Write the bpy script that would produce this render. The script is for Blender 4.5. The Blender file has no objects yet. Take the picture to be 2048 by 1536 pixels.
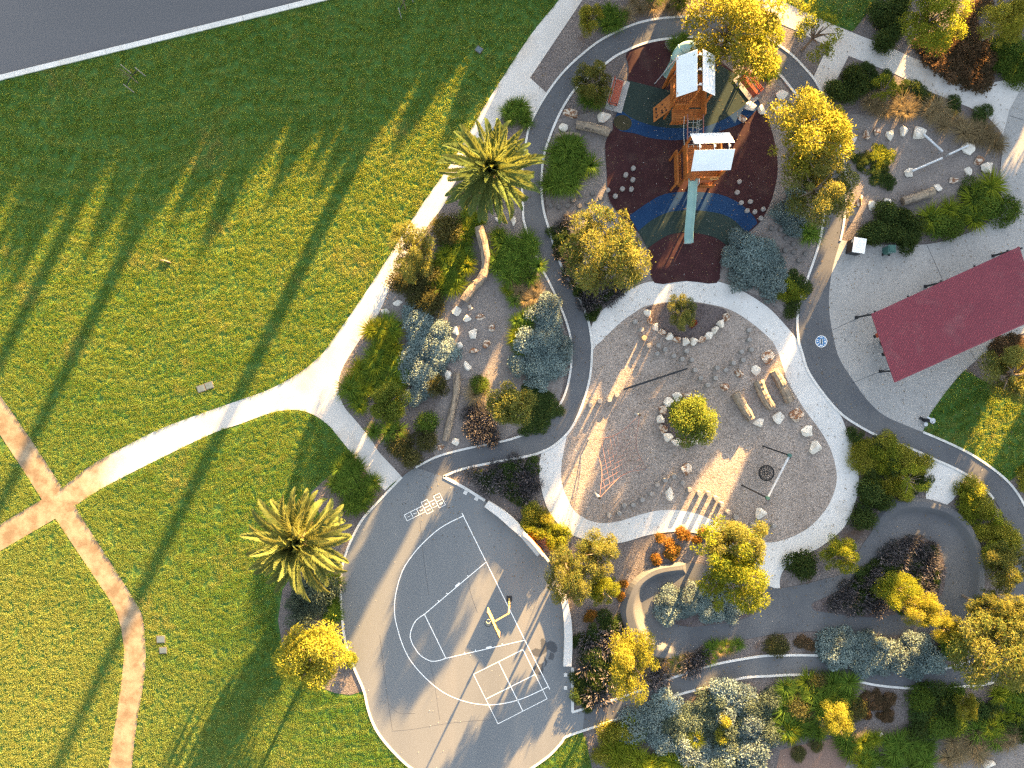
import bpy, bmesh, math, random
import numpy as np
from mathutils import Vector, Matrix, Quaternion
from mathutils.geometry import tessellate_polygon

R = math.radians
sc = bpy.context.scene
col = sc.collection
random.seed(7)

# ------------------------------------------------------------------ camera, sky, sun, exposure
CAM_H = 49.0                       # drone height above the ground, metres
FPX = 28.0 * CAM_H                 # focal length in photo pixels (28 px per metre on the ground)
cam_d = bpy.data.cameras.new('camera')
cam_d.sensor_width = 36.0
cam_d.lens = 36.0 * FPX / 2048.0
cam_d.clip_end = 2000.0
cam = bpy.data.objects.new('camera', cam_d)
cam.location = (0, 0, CAM_H)
col.objects.link(cam)
sc.camera = cam

SUN_EL = R(9.0)
SUN_AZ = R(26.0)                   # clockwise from +Y
world = bpy.data.worlds.new('World')
sc.world = world
world.use_nodes = True
wn = world.node_tree.nodes
wl = world.node_tree.links
wn.clear()
sky = wn.new('ShaderNodeTexSky')
sky.sky_type = 'NISHITA'
sky.sun_disc = False
sky.sun_elevation = SUN_EL
sky.sun_rotation = SUN_AZ
sky.air_density = 1.0
sky.dust_density = 2.0
sky.ozone_density = 1.0
hs = wn.new('ShaderNodeHueSaturation')
hs.inputs['Saturation'].default_value = 0.60     # hazy evening sky
bg = wn.new('ShaderNodeBackground')
bg.inputs['Strength'].default_value = 0.055
wo = wn.new('ShaderNodeOutputWorld')
wl.new(sky.outputs[0], hs.inputs['Color'])
wl.new(hs.outputs[0], bg.inputs['Color'])
wl.new(bg.outputs[0], wo.inputs['Surface'])

sun_d = bpy.data.lights.new('sun', 'SUN')
sun_d.energy = 5.0
sun_d.angle = R(0.55)
sun_d.color = (1.0, 0.60, 0.22)
sun = bpy.data.objects.new('sun', sun_d)
SX, SY = math.sin(SUN_AZ), math.cos(SUN_AZ)
sun_dir = Vector((SX * math.cos(SUN_EL), SY * math.cos(SUN_EL), math.sin(SUN_EL)))
sun.rotation_euler = (-sun_dir).to_track_quat('-Z', 'Y').to_euler()
sun.location = (40, 80, 60)
col.objects.link(sun)

sc.view_settings.view_transform = 'Standard'
sc.view_settings.look = 'None'
sc.view_settings.gamma = 1.0
sc.view_settings.use_curve_mapping = False
sc.view_settings.exposure = 3.92
sc.render.engine = 'CYCLES'
sc.cycles.use_denoising = False
sc.cycles.sampling_pattern = 'BLUE_NOISE'
sc.cycles.use_adaptive_sampling = False
sc.cycles.pixel_filter_type = 'BLACKMAN_HARRIS'
sc.cycles.filter_width = 1.35
sc.cycles.caustics_reflective = False
sc.cycles.caustics_refractive = False
sc.cycles.max_bounces = 4
sc.cycles.diffuse_bounces = 3
sc.cycles.glossy_bounces = 2
sc.cycles.transmission_bounces = 3
sc.cycles.transparent_max_bounces = 4
sc.cycles.sample_clamp_indirect = 6.0

# ------------------------------------------------------------------ helpers
def W(px, py, z=0.0):
    """survey point (photo pixel of a nadir view) at height z -> metres"""
    k = (CAM_H - z) / FPX
    return Vector(((px - 1024.0) * k, (768.0 - py) * k, z))

def W2(p, z=0.0):
    return W(p[0], p[1], z)

def tag(o, label=None, cat=None, group=None, kind=None):
    if label: o['label'] = label
    if cat: o['category'] = cat
    if group: o['group'] = group
    if kind: o['kind'] = kind
    return o

def empty(name, loc=(0, 0, 0), rz=0.0):
    o = bpy.data.objects.new(name, None)
    o.empty_display_size = 0.3
    o.location = loc
    o.rotation_euler = (0, 0, rz)
    col.objects.link(o)
    return o

def obj(name, me, parent=None, loc=(0, 0, 0), rz=0.0, scale=(1, 1, 1)):
    o = bpy.data.objects.new(name, me)
    o.location = loc
    o.rotation_euler = (0, 0, rz)
    o.scale = scale
    if parent is not None: o.parent = parent
    col.objects.link(o)
    return o

def np_mesh(name, verts, quads, mat, tint=None, smooth=False):
    """quads: (n,k) int array, all faces with k corners"""
    verts = np.asarray(verts, dtype=np.float32); quads = np.asarray(quads, dtype=np.int32)
    me = bpy.data.meshes.new(name)
    n, k = quads.shape
    me.vertices.add(len(verts)); me.vertices.foreach_set('co', verts.ravel())
    me.loops.add(n * k); me.loops.foreach_set('vertex_index', quads.ravel())
    me.polygons.add(n)
    me.polygons.foreach_set('loop_start', np.arange(0, n * k, k, dtype=np.int32))
    me.polygons.foreach_set('loop_total', np.full(n, k, dtype=np.int32))
    if smooth: me.polygons.foreach_set('use_smooth', np.ones(n, dtype=bool))
    me.materials.append(mat)
    if tint is not None:
        a = me.attributes.new('tint', 'FLOAT', 'FACE')
        a.data.foreach_set('value', np.asarray(tint, dtype=np.float32))
    me.update(calc_edges=True)
    return me

class MB:
    """collects shapes into one mesh"""
    def __init__(s): s.v = []; s.f = []
    def add(s, vs, fs):
        b = len(s.v); s.v += [tuple(v) for v in vs]; s.f += [tuple(b + i for i in f) for f in fs]
    def box(s, c, size, rz=0.0, m=None):
        x, y, z = [q / 2 for q in size]
        vs = [Vector((sx * x, sy * y, sz * z)) for sz in (-1, 1) for sx, sy in ((-1, -1), (1, -1), (1, 1), (-1, 1))]
        mm = m if m is not None else Matrix.Translation(Vector(c)) @ Matrix.Rotation(rz, 4, 'Z')
        s.add([mm @ v for v in vs], [(3, 2, 1, 0), (4, 5, 6, 7), (0, 1, 5, 4), (1, 2, 6, 5), (2, 3, 7, 6), (3, 0, 4, 7)])
    def bar(s, a, b, w, h):
        """box beam from a to b"""
        a, b = Vector(a), Vector(b); d = b - a; L = d.length
        q = d.to_track_quat('X', 'Z').to_matrix().to_4x4()
        s.box((0, 0, 0), (L, w, h), m=Matrix.Translation((a + b) / 2) @ q)
    def tube(s, pts, rad, n=8, caps=True):
        pts = [Vector(p) for p in pts]
        if not isinstance(rad, (list, tuple)): rad = [rad] * len(pts)
        ref = None; rings = []
        for i, p in enumerate(pts):
            d = (pts[min(i + 1, len(pts) - 1)] - pts[max(i - 1, 0)]).normalized()
            if ref is None:
                ref = d.orthogonal().normalized()
            else:
                ref = (ref - d * ref.dot(d))
                ref = ref.normalized() if ref.length > 1e-5 else d.orthogonal().normalized()
            w = d.cross(ref)
            rings.append([p + (ref * math.cos(2 * math.pi * k / n) + w * math.sin(2 * math.pi * k / n)) * rad[i] for k in range(n)])
        b = len(s.v)
        for r in rings: s.v += [tuple(q) for q in r]
        for i in range(len(pts) - 1):
            for k in range(n):
                k2 = (k + 1) % n
                s.f.append((b + i * n + k, b + i * n + k2, b + (i + 1) * n + k2, b + (i + 1) * n + k))
        if caps:
            s.f.append(tuple(b + k for k in reversed(range(n))))
            s.f.append(tuple(b + (len(pts) - 1) * n + k for k in range(n)))
    def prism(s, pts, z0, z1):
        """pts: list of 2-D world points, closed outline"""
        pts = [(p[0], p[1]) for p in pts]
        area = sum(a[0] * b[1] - b[0] * a[1] for a, b in zip(pts, pts[1:] + pts[:1]))
        if area < 0: pts = pts[::-1]
        n = len(pts)
        tris = tessellate_polygon([[Vector((p[0], p[1], 0)) for p in pts]])
        b = len(s.v)
        s.v += [(p[0], p[1], z0) for p in pts] + [(p[0], p[1], z1) for p in pts]
        for t in tris:
            a, c, d = [Vector((*pts[i], 0)) for i in t]
            if (c - a).cross(d - a).z < 0: t = t[::-1]
            s.f.append(tuple(b + n + i for i in t)); s.f.append(tuple(b + i for i in t[::-1]))
        for i in range(n):
            j = (i + 1) % n
            s.f.append((b + i, b + j, b + n + j, b + n + i))
    def mesh(s, name, mat, smooth=False):
        me = bpy.data.meshes.new(name)
        me.from_pydata(s.v, [], s.f)
        me.materials.append(mat)
        if smooth: me.polygons.foreach_set('use_smooth', np.ones(len(me.polygons), dtype=bool))
        me.update()
        return me
    def build(s, name, mat, parent=None, smooth=False, loc=(0, 0, 0), rz=0.0):
        return obj(name, s.mesh(name, mat, smooth), parent, loc, rz)

def curve(pts, seg=6, closed=False):
    """Catmull-Rom through 2-D points"""
    P = [np.array(p, dtype=float) for p in pts]; n = len(P); out = []
    rng = range(n) if closed else range(n - 1)
    for i in rng:
        if closed: a, b, c, d = P[(i - 1) % n], P[i], P[(i + 1) % n], P[(i + 2) % n]
        else: a, b, c, d = P[max(i - 1, 0)], P[i], P[i + 1], P[min(i + 2, n - 1)]
        for k in range(seg):
            t = k / seg
            out.append(tuple(0.5 * (2 * b + (c - a) * t + (2 * a - 5 * b + 4 * c - d) * t * t + (3 * b - a - 3 * c + d) * t ** 3)))
    if not closed: out.append(tuple(P[-1]))
    return out

def resample(pts, n):
    P = np.array(pts, dtype=float); d = np.r_[0, np.cumsum(np.hypot(*np.diff(P, axis=0).T))]
    t = np.linspace(0, d[-1], n)
    return [(np.interp(q, d, P[:, 0]), np.interp(q, d, P[:, 1])) for q in t]

def sheet(name, px, z, mat, kind='structure'):
    pts = [W2(p) for p in px]
    tris = tessellate_polygon([[Vector((p.x, p.y, 0)) for p in pts]])
    fs = []
    for t in tris:
        a, b, c = [pts[i] for i in t]
        fs.append(tuple(t) if (b - a).cross(c - a).z > 0 else tuple(t[::-1]))
    me = bpy.data.meshes.new(name)
    me.from_pydata([(p.x, p.y, z) for p in pts], [], fs)
    me.materials.append(mat); me.update()
    return tag(obj(name, me), kind=kind)

def edging(name, px, mat, w=0.16, top=0.075, z0=0.0, gap=0.014, piece=2.1):
    """concrete edge strip laid in pieces with open joints"""
    P = [W2(p) for p in px]
    L = sum((b - a).length for a, b in zip(P, P[1:]))
    n = max(1, round(L / piece)); per = 7
    Q = [Vector((*p, 0)) for p in resample([(p.x, p.y) for p in P], n * per + 1)]
    m = MB()
    nor = []
    for i in range(len(Q)):
        d = (Q[min(i + 1, len(Q) - 1)] - Q[max(i - 1, 0)]).normalized()
        nor.append(Vector((-d.y, d.x, 0)))
    rnd = random.Random(name)
    for k in range(n):
        idx = list(range(k * per, (k + 1) * per + 1)); vs = []
        tz = top + rnd.uniform(-0.006, 0.006)
        for j, i in enumerate(idx):
            p = Q[i].copy()
            if j == 0: p += (Q[i + 1] - Q[i]).normalized() * gap / 2
            if j == len(idx) - 1: p -= (Q[i] - Q[i - 1]).normalized() * gap / 2
            a, b = p + nor[i] * w / 2, p - nor[i] * w / 2
            vs += [(a.x, a.y, z0), (a.x, a.y, tz), (b.x, b.y, tz), (b.x, b.y, z0)]
        fs = []
        for j in range(len(idx) - 1):
            for q in range(3):
                fs.append((j * 4 + q, j * 4 + q + 1, (j + 1) * 4 + q + 1, (j + 1) * 4 + q))
        e = (len(idx) - 1) * 4
        fs += [(3, 2, 1, 0), (e, e + 1, e + 2, e + 3)]
        m.add(vs, [f[::-1] for f in fs])
    return tag(m.build(name, mat), kind='structure')

def inside(pts, poly):
    """vectorised point in polygon, px coords"""
    x, y = pts[:, 0], pts[:, 1]; r = np.zeros(len(pts), bool); n = len(poly)
    for i in range(n):
        x1, y1 = poly[i]; x2, y2 = poly[(i + 1) % n]
        if y1 == y2: continue
        c = ((y1 > y) != (y2 > y)) & (x < (x2 - x1) * (y - y1) / (y2 - y1) + x1)
        r ^= c
    return r

# ------------------------------------------------------------------ materials
def newmat(name):
    m = bpy.data.materials.new(name); m.use_nodes = True
    nt = m.node_tree; nt.nodes.clear()
    out = nt.nodes.new('ShaderNodeOutputMaterial')
    return m, nt, out

def nd(nt, t, **kw):
    n = nt.nodes.new(t)
    for k, v in kw.items():
        if hasattr(n, k): setattr(n, k, v)
        else: n.inputs[k].default_value = v
    return n

def c4(c): return (c[0], c[1], c[2], 1.0)

def noise(nt, vec, scale, detail=3.0, rough=0.55):
    n = nd(nt, 'ShaderNodeTexNoise'); n.inputs['Scale'].default_value = scale
    n.inputs['Detail'].default_value = detail; n.inputs['Roughness'].default_value = rough
    nt.links.new(vec, n.inputs['Vector']); return n.outputs['Fac']

def ramp(nt, fac, a, b):
    n = nd(nt, 'ShaderNodeMapRange'); n.inputs['From Min'].default_value = a; n.inputs['From Max'].default_value = b
    n.clamp = True; nt.links.new(fac, n.inputs['Value']); return n.outputs['Result']

def mix(nt, fac, a, b, blend='MIX'):
    n = nd(nt, 'ShaderNodeMix', data_type='RGBA', blend_type=blend)
    for s, v in ((n.inputs['Factor'], fac), (n.inputs['A'], a), (n.inputs['B'], b)):
        pass
    fi = [i for i in n.inputs if i.name == 'Factor'][0]
    ai = [i for i in n.inputs if i.name == 'A' and i.type == 'RGBA'][0]
    bi = [i for i in n.inputs if i.name == 'B' and i.type == 'RGBA'][0]
    for s, v in ((fi, fac), (ai, a), (bi, b)):
        if isinstance(v, (int, float)): s.default_value = v
        elif isinstance(v, tuple): s.default_value = c4(v)
        else: nt.links.new(v, s)
    return [o for o in n.outputs if o.type == 'RGBA'][0]

def surf(name, c1, c2, big=0.4, fine=None, fine_amt=0.25, fine_scale=25.0, c3=None, c3_scale=1.5, c3_rng=(0.58, 0.7),
         rough=0.9, bump=0.3, bscale=30.0, bdist=0.02, coords='pos', stretch=None, spec=0.25, metal=0.0, worn=None):
    """mottled procedural surface: broad mix c1/c2, patches of c3, fine speckle and relief"""
    m, nt, out = newmat(name)
    if coords == 'pos':
        g = nd(nt, 'ShaderNodeNewGeometry'); vec = g.outputs['Position']
    else:
        g = nd(nt, 'ShaderNodeTexCoord'); oi = nd(nt, 'ShaderNodeObjectInfo')
        va = nd(nt, 'ShaderNodeVectorMath', operation='MULTIPLY_ADD')
        nt.links.new(oi.outputs['Random'], va.inputs[0]); va.inputs[1].default_value = (37, 53, 71)
        nt.links.new(g.outputs['Object'], va.inputs[2]); vec = va.outputs[0]
    if stretch:
        mp = nd(nt, 'ShaderNodeMapping'); mp.inputs['Rotation'].default_value = (0, 0, stretch[0])
        mp.inputs['Scale'].default_value = stretch[1]; nt.links.new(vec, mp.inputs['Vector']); vec2 = mp.outputs[0]
    else: vec2 = vec
    colr = mix(nt, ramp(nt, noise(nt, vec2, big, 5, 0.6), 0.35, 0.65), c1, c2)
    if c3: colr = mix(nt, ramp(nt, noise(nt, vec2, c3_scale, 4, 0.6), *c3_rng), colr, c3)
    f = noise(nt, vec, fine_scale, 2, 0.7)
    lo, hi = 1 - fine_amt, 1 + fine_amt
    fr = nd(nt, 'ShaderNodeMapRange'); fr.inputs['From Min'].default_value = 0.3; fr.inputs['From Max'].default_value = 0.7
    fr.inputs['To Min'].default_value = lo; fr.inputs['To Max'].default_value = hi
    nt.links.new(f, fr.inputs['Value'])
    colr = mix(nt, 1.0, colr, fr.outputs['Result'], 'MULTIPLY')
    p = nd(nt, 'ShaderNodeBsdfPrincipled')
    p.inputs['Roughness'].default_value = rough; p.inputs['Specular IOR Level'].default_value = spec
    p.inputs['Metallic'].default_value = metal
    nt.links.new(colr, p.inputs['Base Color'])
    if bump:
        b = nd(nt, 'ShaderNodeBump'); b.inputs['Strength'].default_value = bump; b.inputs['Distance'].default_value = bdist
        nt.links.new(noise(nt, vec, bscale, 3, 0.7), b.inputs['Height']); nt.links.new(b.outputs[0], p.inputs['Normal'])
    nt.links.new(p.outputs[0], out.inputs['Surface'])
    return m

def leafmat(name, a, b, trans=0.35, tcol=None, hue_var=0.25, gloss=0.0):
    """leaves: per-leaf tint between a and b, light shining through"""
    m, nt, out = newmat(name)
    at = nd(nt, 'ShaderNodeAttribute', attribute_name='tint', attribute_type='GEOMETRY')
    oi = nd(nt, 'ShaderNodeObjectInfo')
    c = mix(nt, at.outputs['Fac'], a, b)
    vr = nd(nt, 'ShaderNodeMapRange'); vr.inputs['To Min'].default_value = 1 - hue_var; vr.inputs['To Max'].default_value = 1 + hue_var
    nt.links.new(oi.outputs['Random'], vr.inputs['Value'])
    c = mix(nt, 1.0, c, vr.outputs['Result'], 'MULTIPLY')
    d = nd(nt, 'ShaderNodeBsdfDiffuse'); nt.links.new(c, d.inputs['Color'])
    t = nd(nt, 'ShaderNodeBsdfTranslucent')
    if tcol: nt.links.new(mix(nt, 0.6, c, tcol), t.inputs['Color'])
    else: nt.links.new(c, t.inputs['Color'])
    ms = nd(nt, 'ShaderNodeMixShader'); ms.inputs[0].default_value = trans
    nt.links.new(d.outputs[0], ms.inputs[1]); nt.links.new(t.outputs[0], ms.inputs[2])
    nt.links.new(ms.outputs[0], out.inputs['Surface'])
    return m

M = {}
M['soil'] = surf('lawn_soil', (0.040, 0.105, 0.020), (0.056, 0.120, 0.024), 0.5, fine_amt=0.4, fine_scale=14, bump=0.6, bscale=25, bdist=0.05)
M['mulch'] = surf('bark_mulch', (0.115, 0.098, 0.094), (0.165, 0.142, 0.132), 0.6, fine_amt=0.6, fine_scale=11, c3=(0.10, 0.065, 0.048), c3_scale=0.35, bump=0.9, bscale=13, bdist=0.06)
M['mulch_dark'] = surf('dark_mulch', (0.075, 0.060, 0.062), (0.115, 0.095, 0.092), 0.8, fine_amt=0.6, fine_scale=12, bump=0.9, bscale=13, bdist=0.06)
M['gravel_bed'] = surf('garden_gravel', (0.165, 0.145, 0.135), (0.21, 0.185, 0.170), 0.5, fine_amt=0.42, fine_scale=16, bump=0.9, bscale=18, bdist=0.04)
M['pit_gravel'] = surf('play_gravel', (0.250, 0.210, 0.184), (0.310, 0.264, 0.232), 0.5, fine_amt=0.55, fine_scale=13, c3=(0.30, 0.235, 0.185), c3_scale=9.0, c3_rng=(0.56, 0.66), bump=1.0, bscale=14, bdist=0.06)
def pathmat():
    m = surf('crushed_granite', (0.46, 0.435, 0.405), (0.55, 0.525, 0.495), 0.3, fine_amt=0.06, fine_scale=18, c3=(0.44, 0.36, 0.28), c3_scale=0.16, c3_rng=(0.5, 0.72), bump=0.35, bscale=20, bdist=0.012)
    # the western arms are bare brown dirt
    nt = m.node_tree; p = [n for n in nt.nodes if n.type == 'BSDF_PRINCIPLED'][0]; src = p.inputs['Base Color'].links[0].from_socket
    g = nd(nt, 'ShaderNodeNewGeometry'); sp = nd(nt, 'ShaderNodeSeparateXYZ'); nt.links.new(g.outputs['Position'], sp.inputs[0])
    ma = nd(nt, 'ShaderNodeMath', operation='MULTIPLY_ADD'); ma.inputs[1].default_value = 9.0
    nt.links.new(noise(nt, g.outputs['Position'], 0.35, 5, 0.65), ma.inputs[0]); yy = nd(nt, 'ShaderNodeMath', operation='ADD'); yy.inputs[1].default_value = 8.0; nt.links.new(sp.outputs['Y'], yy.inputs[0])
    ym = nd(nt, 'ShaderNodeMath', operation='MINIMUM'); ym.inputs[1].default_value = 0.0; nt.links.new(yy.outputs[0], ym.inputs[0])
    xy = nd(nt, 'ShaderNodeMath', operation='MULTIPLY_ADD'); xy.inputs[1].default_value = 0.5; nt.links.new(ym.outputs[0], xy.inputs[0]); nt.links.new(sp.outputs['X'], xy.inputs[2])
    nt.links.new(xy.outputs[0], ma.inputs[2])
    dirt = mix(nt, ramp(nt, noise(nt, g.outputs['Position'], 0.9, 5, 0.7), 0.40, 0.62), (0.29, 0.225, 0.150), (0.165, 0.118, 0.072))
    nt.links.new(mix(nt, ramp(nt, ma.outputs[0], -22.5, -26.5), src, dirt), p.inputs['Base Color'])
    return m
M['path'] = pathmat()
M['concrete'] = surf('pale_concrete', (0.50, 0.49, 0.47), (0.585, 0.57, 0.55), 0.5, fine_amt=0.08, fine_scale=14, c3=(0.44, 0.415, 0.38), c3_scale=0.5, c3_rng=(0.55, 0.78), bump=0.15, bscale=30, bdist=0.008)
M['edge'] = surf('edging_concrete', (0.50, 0.49, 0.46), (0.60, 0.585, 0.56), 0.8, fine_amt=0.1, fine_scale=8, bump=0.1)
M['asphalt'] = surf('path_asphalt', (0.080, 0.084, 0.093), (0.106, 0.110, 0.118), 0.35, fine_amt=0.14, fine_scale=22, c3=(0.132, 0.131, 0.131), c3_scale=0.12, c3_rng=(0.52, 0.72), bump=0.2, bscale=60, bdist=0.006, rough=0.85)
M['road'] = surf('road_asphalt', (0.088, 0.090, 0.098), (0.112, 0.112, 0.120), 0.12, fine_amt=0.05, fine_scale=20, bump=0.1, stretch=(R(-14), (0.15, 1.2, 1)), rough=0.8)
M['plaza'] = surf('exposed_aggregate', (0.285, 0.278, 0.268), (0.335, 0.325, 0.312), 0.3, fine_amt=0.24, fine_scale=13, bump=0.4, bscale=22, bdist=0.012)
M['maroon'] = surf('maroon_rubber', (0.032, 0.011, 0.013), (0.042, 0.015, 0.017), 0.5, fine_amt=0.3, fine_scale=14, c3=(0.060, 0.034, 0.030), c3_scale=0.6, c3_rng=(0.5, 0.8), bump=0.35, bscale=30, bdist=0.01, rough=0.95)
M['rub_green'] = surf('dark_green_rubber', (0.018, 0.032, 0.028), (0.024, 0.039, 0.034), 0.5, fine_amt=0.15, fine_scale=14, bump=0.3, rough=0.95)
M['rub_blue'] = surf('blue_rubber', (0.007, 0.030, 0.085), (0.010, 0.040, 0.105), 0.5, fine_amt=0.15, fine_scale=14, bump=0.3, rough=0.95)
M['rub_olive'] = surf('olive_rubber', (0.034, 0.031, 0.017), (0.042, 0.038, 0.02), 0.8, fine_amt=0.15, fine_scale=14, bump=0.3, rough=0.95)
M['paint'] = surf('line_paint', (0.74, 0.74, 0.72), (0.80, 0.80, 0.78), 1.0, fine_amt=0.08, fine_scale=9, c3=(0.5, 0.5, 0.5), c3_scale=2.5, c3_rng=(0.62, 0.8), bump=0.0)
M['blue_paint'] = surf('blue_paint', (0.03, 0.12, 0.30), (0.05, 0.18, 0.36), 1.0, fine_amt=0.1, bump=0.0)
M['timber'] = surf('oiled_timber', (0.36, 0.125, 0.028), (0.27, 0.085, 0.020), 2.5, fine_amt=0.25, fine_scale=6, coords='obj', bump=0.2, rough=0.6, spec=0.3)
M['timber_red'] = surf('red_timber', (0.34, 0.075, 0.035), (0.27, 0.055, 0.028), 3.0, fine_amt=0.15, fine_scale=8, coords='obj', bump=0.1, rough=0.55)
M['roof_white'] = surf('zinc_sheet', (0.66, 0.69, 0.72), (0.72, 0.75, 0.77), 1.0, fine_amt=0.03, coords='obj', bump=0, rough=0.42, spec=0.5)
M['roof_red'] = surf('red_sheet', (0.150, 0.022, 0.036), (0.172, 0.029, 0.043), 0.35, fine_amt=0.08, fine_scale=5, c3=(0.175, 0.048, 0.058), c3_scale=0.8, c3_rng=(0.55, 0.75), bump=0, rough=0.5, spec=0.4)
M['steel'] = surf('galvanised_steel', (0.42, 0.44, 0.46), (0.50, 0.52, 0.54), 2.0, fine_amt=0.06, coords='obj', bump=0, rough=0.45, spec=0.5, metal=0.3)
M['dark_steel'] = surf('charcoal_steel', (0.020, 0.022, 0.026), (0.030, 0.032, 0.036), 2.0, fine_amt=0.1, coords='obj', bump=0, rough=0.5)
M['slide'] = surf('sea_green_plastic', (0.22, 0.36, 0.33), (0.26, 0.41, 0.37), 1.0, fine_amt=0.04, coords='obj', bump=0, rough=0.4, spec=0.5)
M['yellow'] = surf('sun_gold_finish', (0.46, 0.31, 0.11), (0.52, 0.36, 0.14), 2.0, fine_amt=0.05, coords='obj', bump=0, rough=0.5)  # the backboard's gold is sunlight put into its base colour
M['rope'] = surf('red_rope', (0.25, 0.125, 0.105), (0.29, 0.155, 0.13), 4.0, coords='obj', bump=0)
M['rope_pale'] = surf('pale_rope', (0.40, 0.40, 0.36), (0.5, 0.5, 0.46), 4.0, coords='obj', bump=0)
M['black'] = surf('black_rubber', (0.012, 0.012, 0.014), (0.018, 0.018, 0.02), 2.0, coords='obj', bump=0, rough=0.7)
M['lid'] = surf('pit_lid', (0.075, 0.105, 0.125), (0.10, 0.135, 0.155), 4.0, coords='obj', fine_amt=0.12, bump=0.1)
M['white'] = surf('white_panel', (0.72, 0.72, 0.70), (0.78, 0.78, 0.76), 1.0, coords='obj', fine_amt=0.04, bump=0, rough=0.5)
M['green_panel'] = surf('green_panel', (0.035, 0.095, 0.085), (0.045, 0.115, 0.10), 2.0, coords='obj', fine_amt=0.05, bump=0, rough=0.5)
M['orange_paint'] = surf('mural_orange', (0.55, 0.14, 0.03), (0.60, 0.07, 0.03), 1.2, coords='obj', fine_amt=0.1, bump=0)
M['grey_paint'] = surf('mural_grey', (0.36, 0.36, 0.34), (0.50, 0.50, 0.47), 1.5, coords='obj', fine_amt=0.1, bump=0)
M['rock'] = surf('cream_rock', (0.68, 0.64, 0.57), (0.55, 0.49, 0.41), 1.6, fine_amt=0.12, fine_scale=9, c3=(0.26, 0.145, 0.075), c3_scale=1.3, c3_rng=(0.62, 0.70), coords='obj', bump=0.5, bscale=5, bdist=0.06)
M['rock_brown'] = surf('rusty_rock', (0.60, 0.54, 0.46), (0.40, 0.29, 0.20), 2.0, fine_amt=0.18, fine_scale=9, c3=(0.20, 0.10, 0.055), c3_scale=1.7, c3_rng=(0.46, 0.54), coords='obj', bump=0.5, bscale=5, bdist=0.06)
M['log'] = surf('weathered_log', (0.30, 0.235, 0.165), (0.20, 0.165, 0.13), 2.2, fine_amt=0.3, fine_scale=7, c3=(0.10, 0.082, 0.07), c3_scale=2.6, c3_rng=(0.52, 0.62), coords='obj', bump=0.8, bscale=9, bdist=0.05, stretch=(0, (0.25, 2.0, 2.0)))
M['post'] = surf('grey_stump', (0.20, 0.19, 0.18), (0.27, 0.255, 0.24), 3.0, fine_amt=0.2, fine_scale=12, coords='obj', bump=0.3)
M['post_dark'] = surf('dark_stump', (0.095, 0.090, 0.088), (0.135, 0.128, 0.122), 3.0, fine_amt=0.2, fine_scale=12, coords='obj', bump=0.3)
M['post_tan'] = surf('tan_stump', (0.42, 0.27, 0.16), (0.36, 0.24, 0.15), 3.0, fine_amt=0.2, fine_scale=12, coords='obj', bump=0.3)
M['bark'] = surf('tree_bark', (0.20, 0.16, 0.125), (0.12, 0.095, 0.075), 4.0, fine_amt=0.2, coords='obj', bump=0.5, bscale=12)
M['palm_bark'] = surf('palm_bark', (0.16, 0.115, 0.075), (0.09, 0.065, 0.045), 5.0, fine_amt=0.3, coords='obj', bump=0.8, bscale=10)

M['lf_gold'] = leafmat('golden_leaf', (0.085, 0.125, 0.018), (0.20, 0.22, 0.028), 0.45, (0.48, 0.46, 0.04))
M['lf_ring'] = leafmat('fresh_leaf', (0.055, 0.100, 0.020), (0.130, 0.165, 0.032), 0.4, (0.34, 0.34, 0.05))
M['lf_wattle'] = leafmat('wattle_leaf', (0.055, 0.085, 0.025), (0.165, 0.165, 0.045), 0.42, (0.42, 0.36, 0.07))
M['lf_yellow'] = leafmat('bright_leaf', (0.13, 0.155, 0.022), (0.28, 0.265, 0.045), 0.45, (0.58, 0.49, 0.07))
M['lf_green'] = leafmat('mid_green_leaf', (0.042, 0.085, 0.017), (0.095, 0.140, 0.026), 0.35, (0.26, 0.29, 0.03))
M['lf_dark'] = leafmat('dark_green_leaf', (0.024, 0.048, 0.015), (0.062, 0.088, 0.026), 0.30, (0.18, 0.19, 0.03))
M['lf_olive'] = leafmat('olive_leaf', (0.048, 0.056, 0.022), (0.105, 0.10, 0.038), 0.3, (0.22, 0.18, 0.04))
M['lf_grey'] = leafmat('grey_olive_leaf', (0.070, 0.098, 0.068), (0.120, 0.150, 0.110), 0.25)
M['lf_salt'] = leafmat('saltbush_leaf', (0.115, 0.165, 0.165), (0.20, 0.255, 0.245), 0.2, (0.36, 0.32, 0.20))
M['lf_strap'] = leafmat('strap_leaf', (0.050, 0.108, 0.018), (0.125, 0.185, 0.030), 0.4, (0.34, 0.36, 0.04))
M['lf_strap_y'] = leafmat('yellow_strap_leaf', (0.085, 0.13, 0.014), (0.20, 0.23, 0.024), 0.42, (0.48, 0.44, 0.03))
M['lf_tan'] = leafmat('tan_grass', (0.17, 0.125, 0.065), (0.31, 0.24, 0.13), 0.35)
M['lf_lav'] = leafmat('purple_spike_leaf', (0.030, 0.036, 0.030), (0.150, 0.135, 0.145), 0.25)
M['lf_brown'] = leafmat('russet_leaf', (0.055, 0.045, 0.026), (0.135, 0.085, 0.050), 0.3, (0.30, 0.16, 0.07))
M['lf_orange'] = leafmat('orange_flower', (0.11, 0.085, 0.02), (0.34, 0.14, 0.03), 0.35)
M['lf_red'] = leafmat('red_flower', (0.10, 0.03, 0.02), (0.30, 0.04, 0.02), 0.3)
M['lf_palm'] = leafmat('palm_leaf', (0.045, 0.084, 0.030), (0.120, 0.155, 0.050), 0.32, (0.30, 0.31, 0.06), hue_var=0.2)
M['lf_palm_y'] = leafmat('sunlit_palm_leaf', (0.055, 0.090, 0.030), (0.14, 0.155, 0.050), 0.35, (0.34, 0.33, 0.08), hue_var=0.2)

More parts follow.
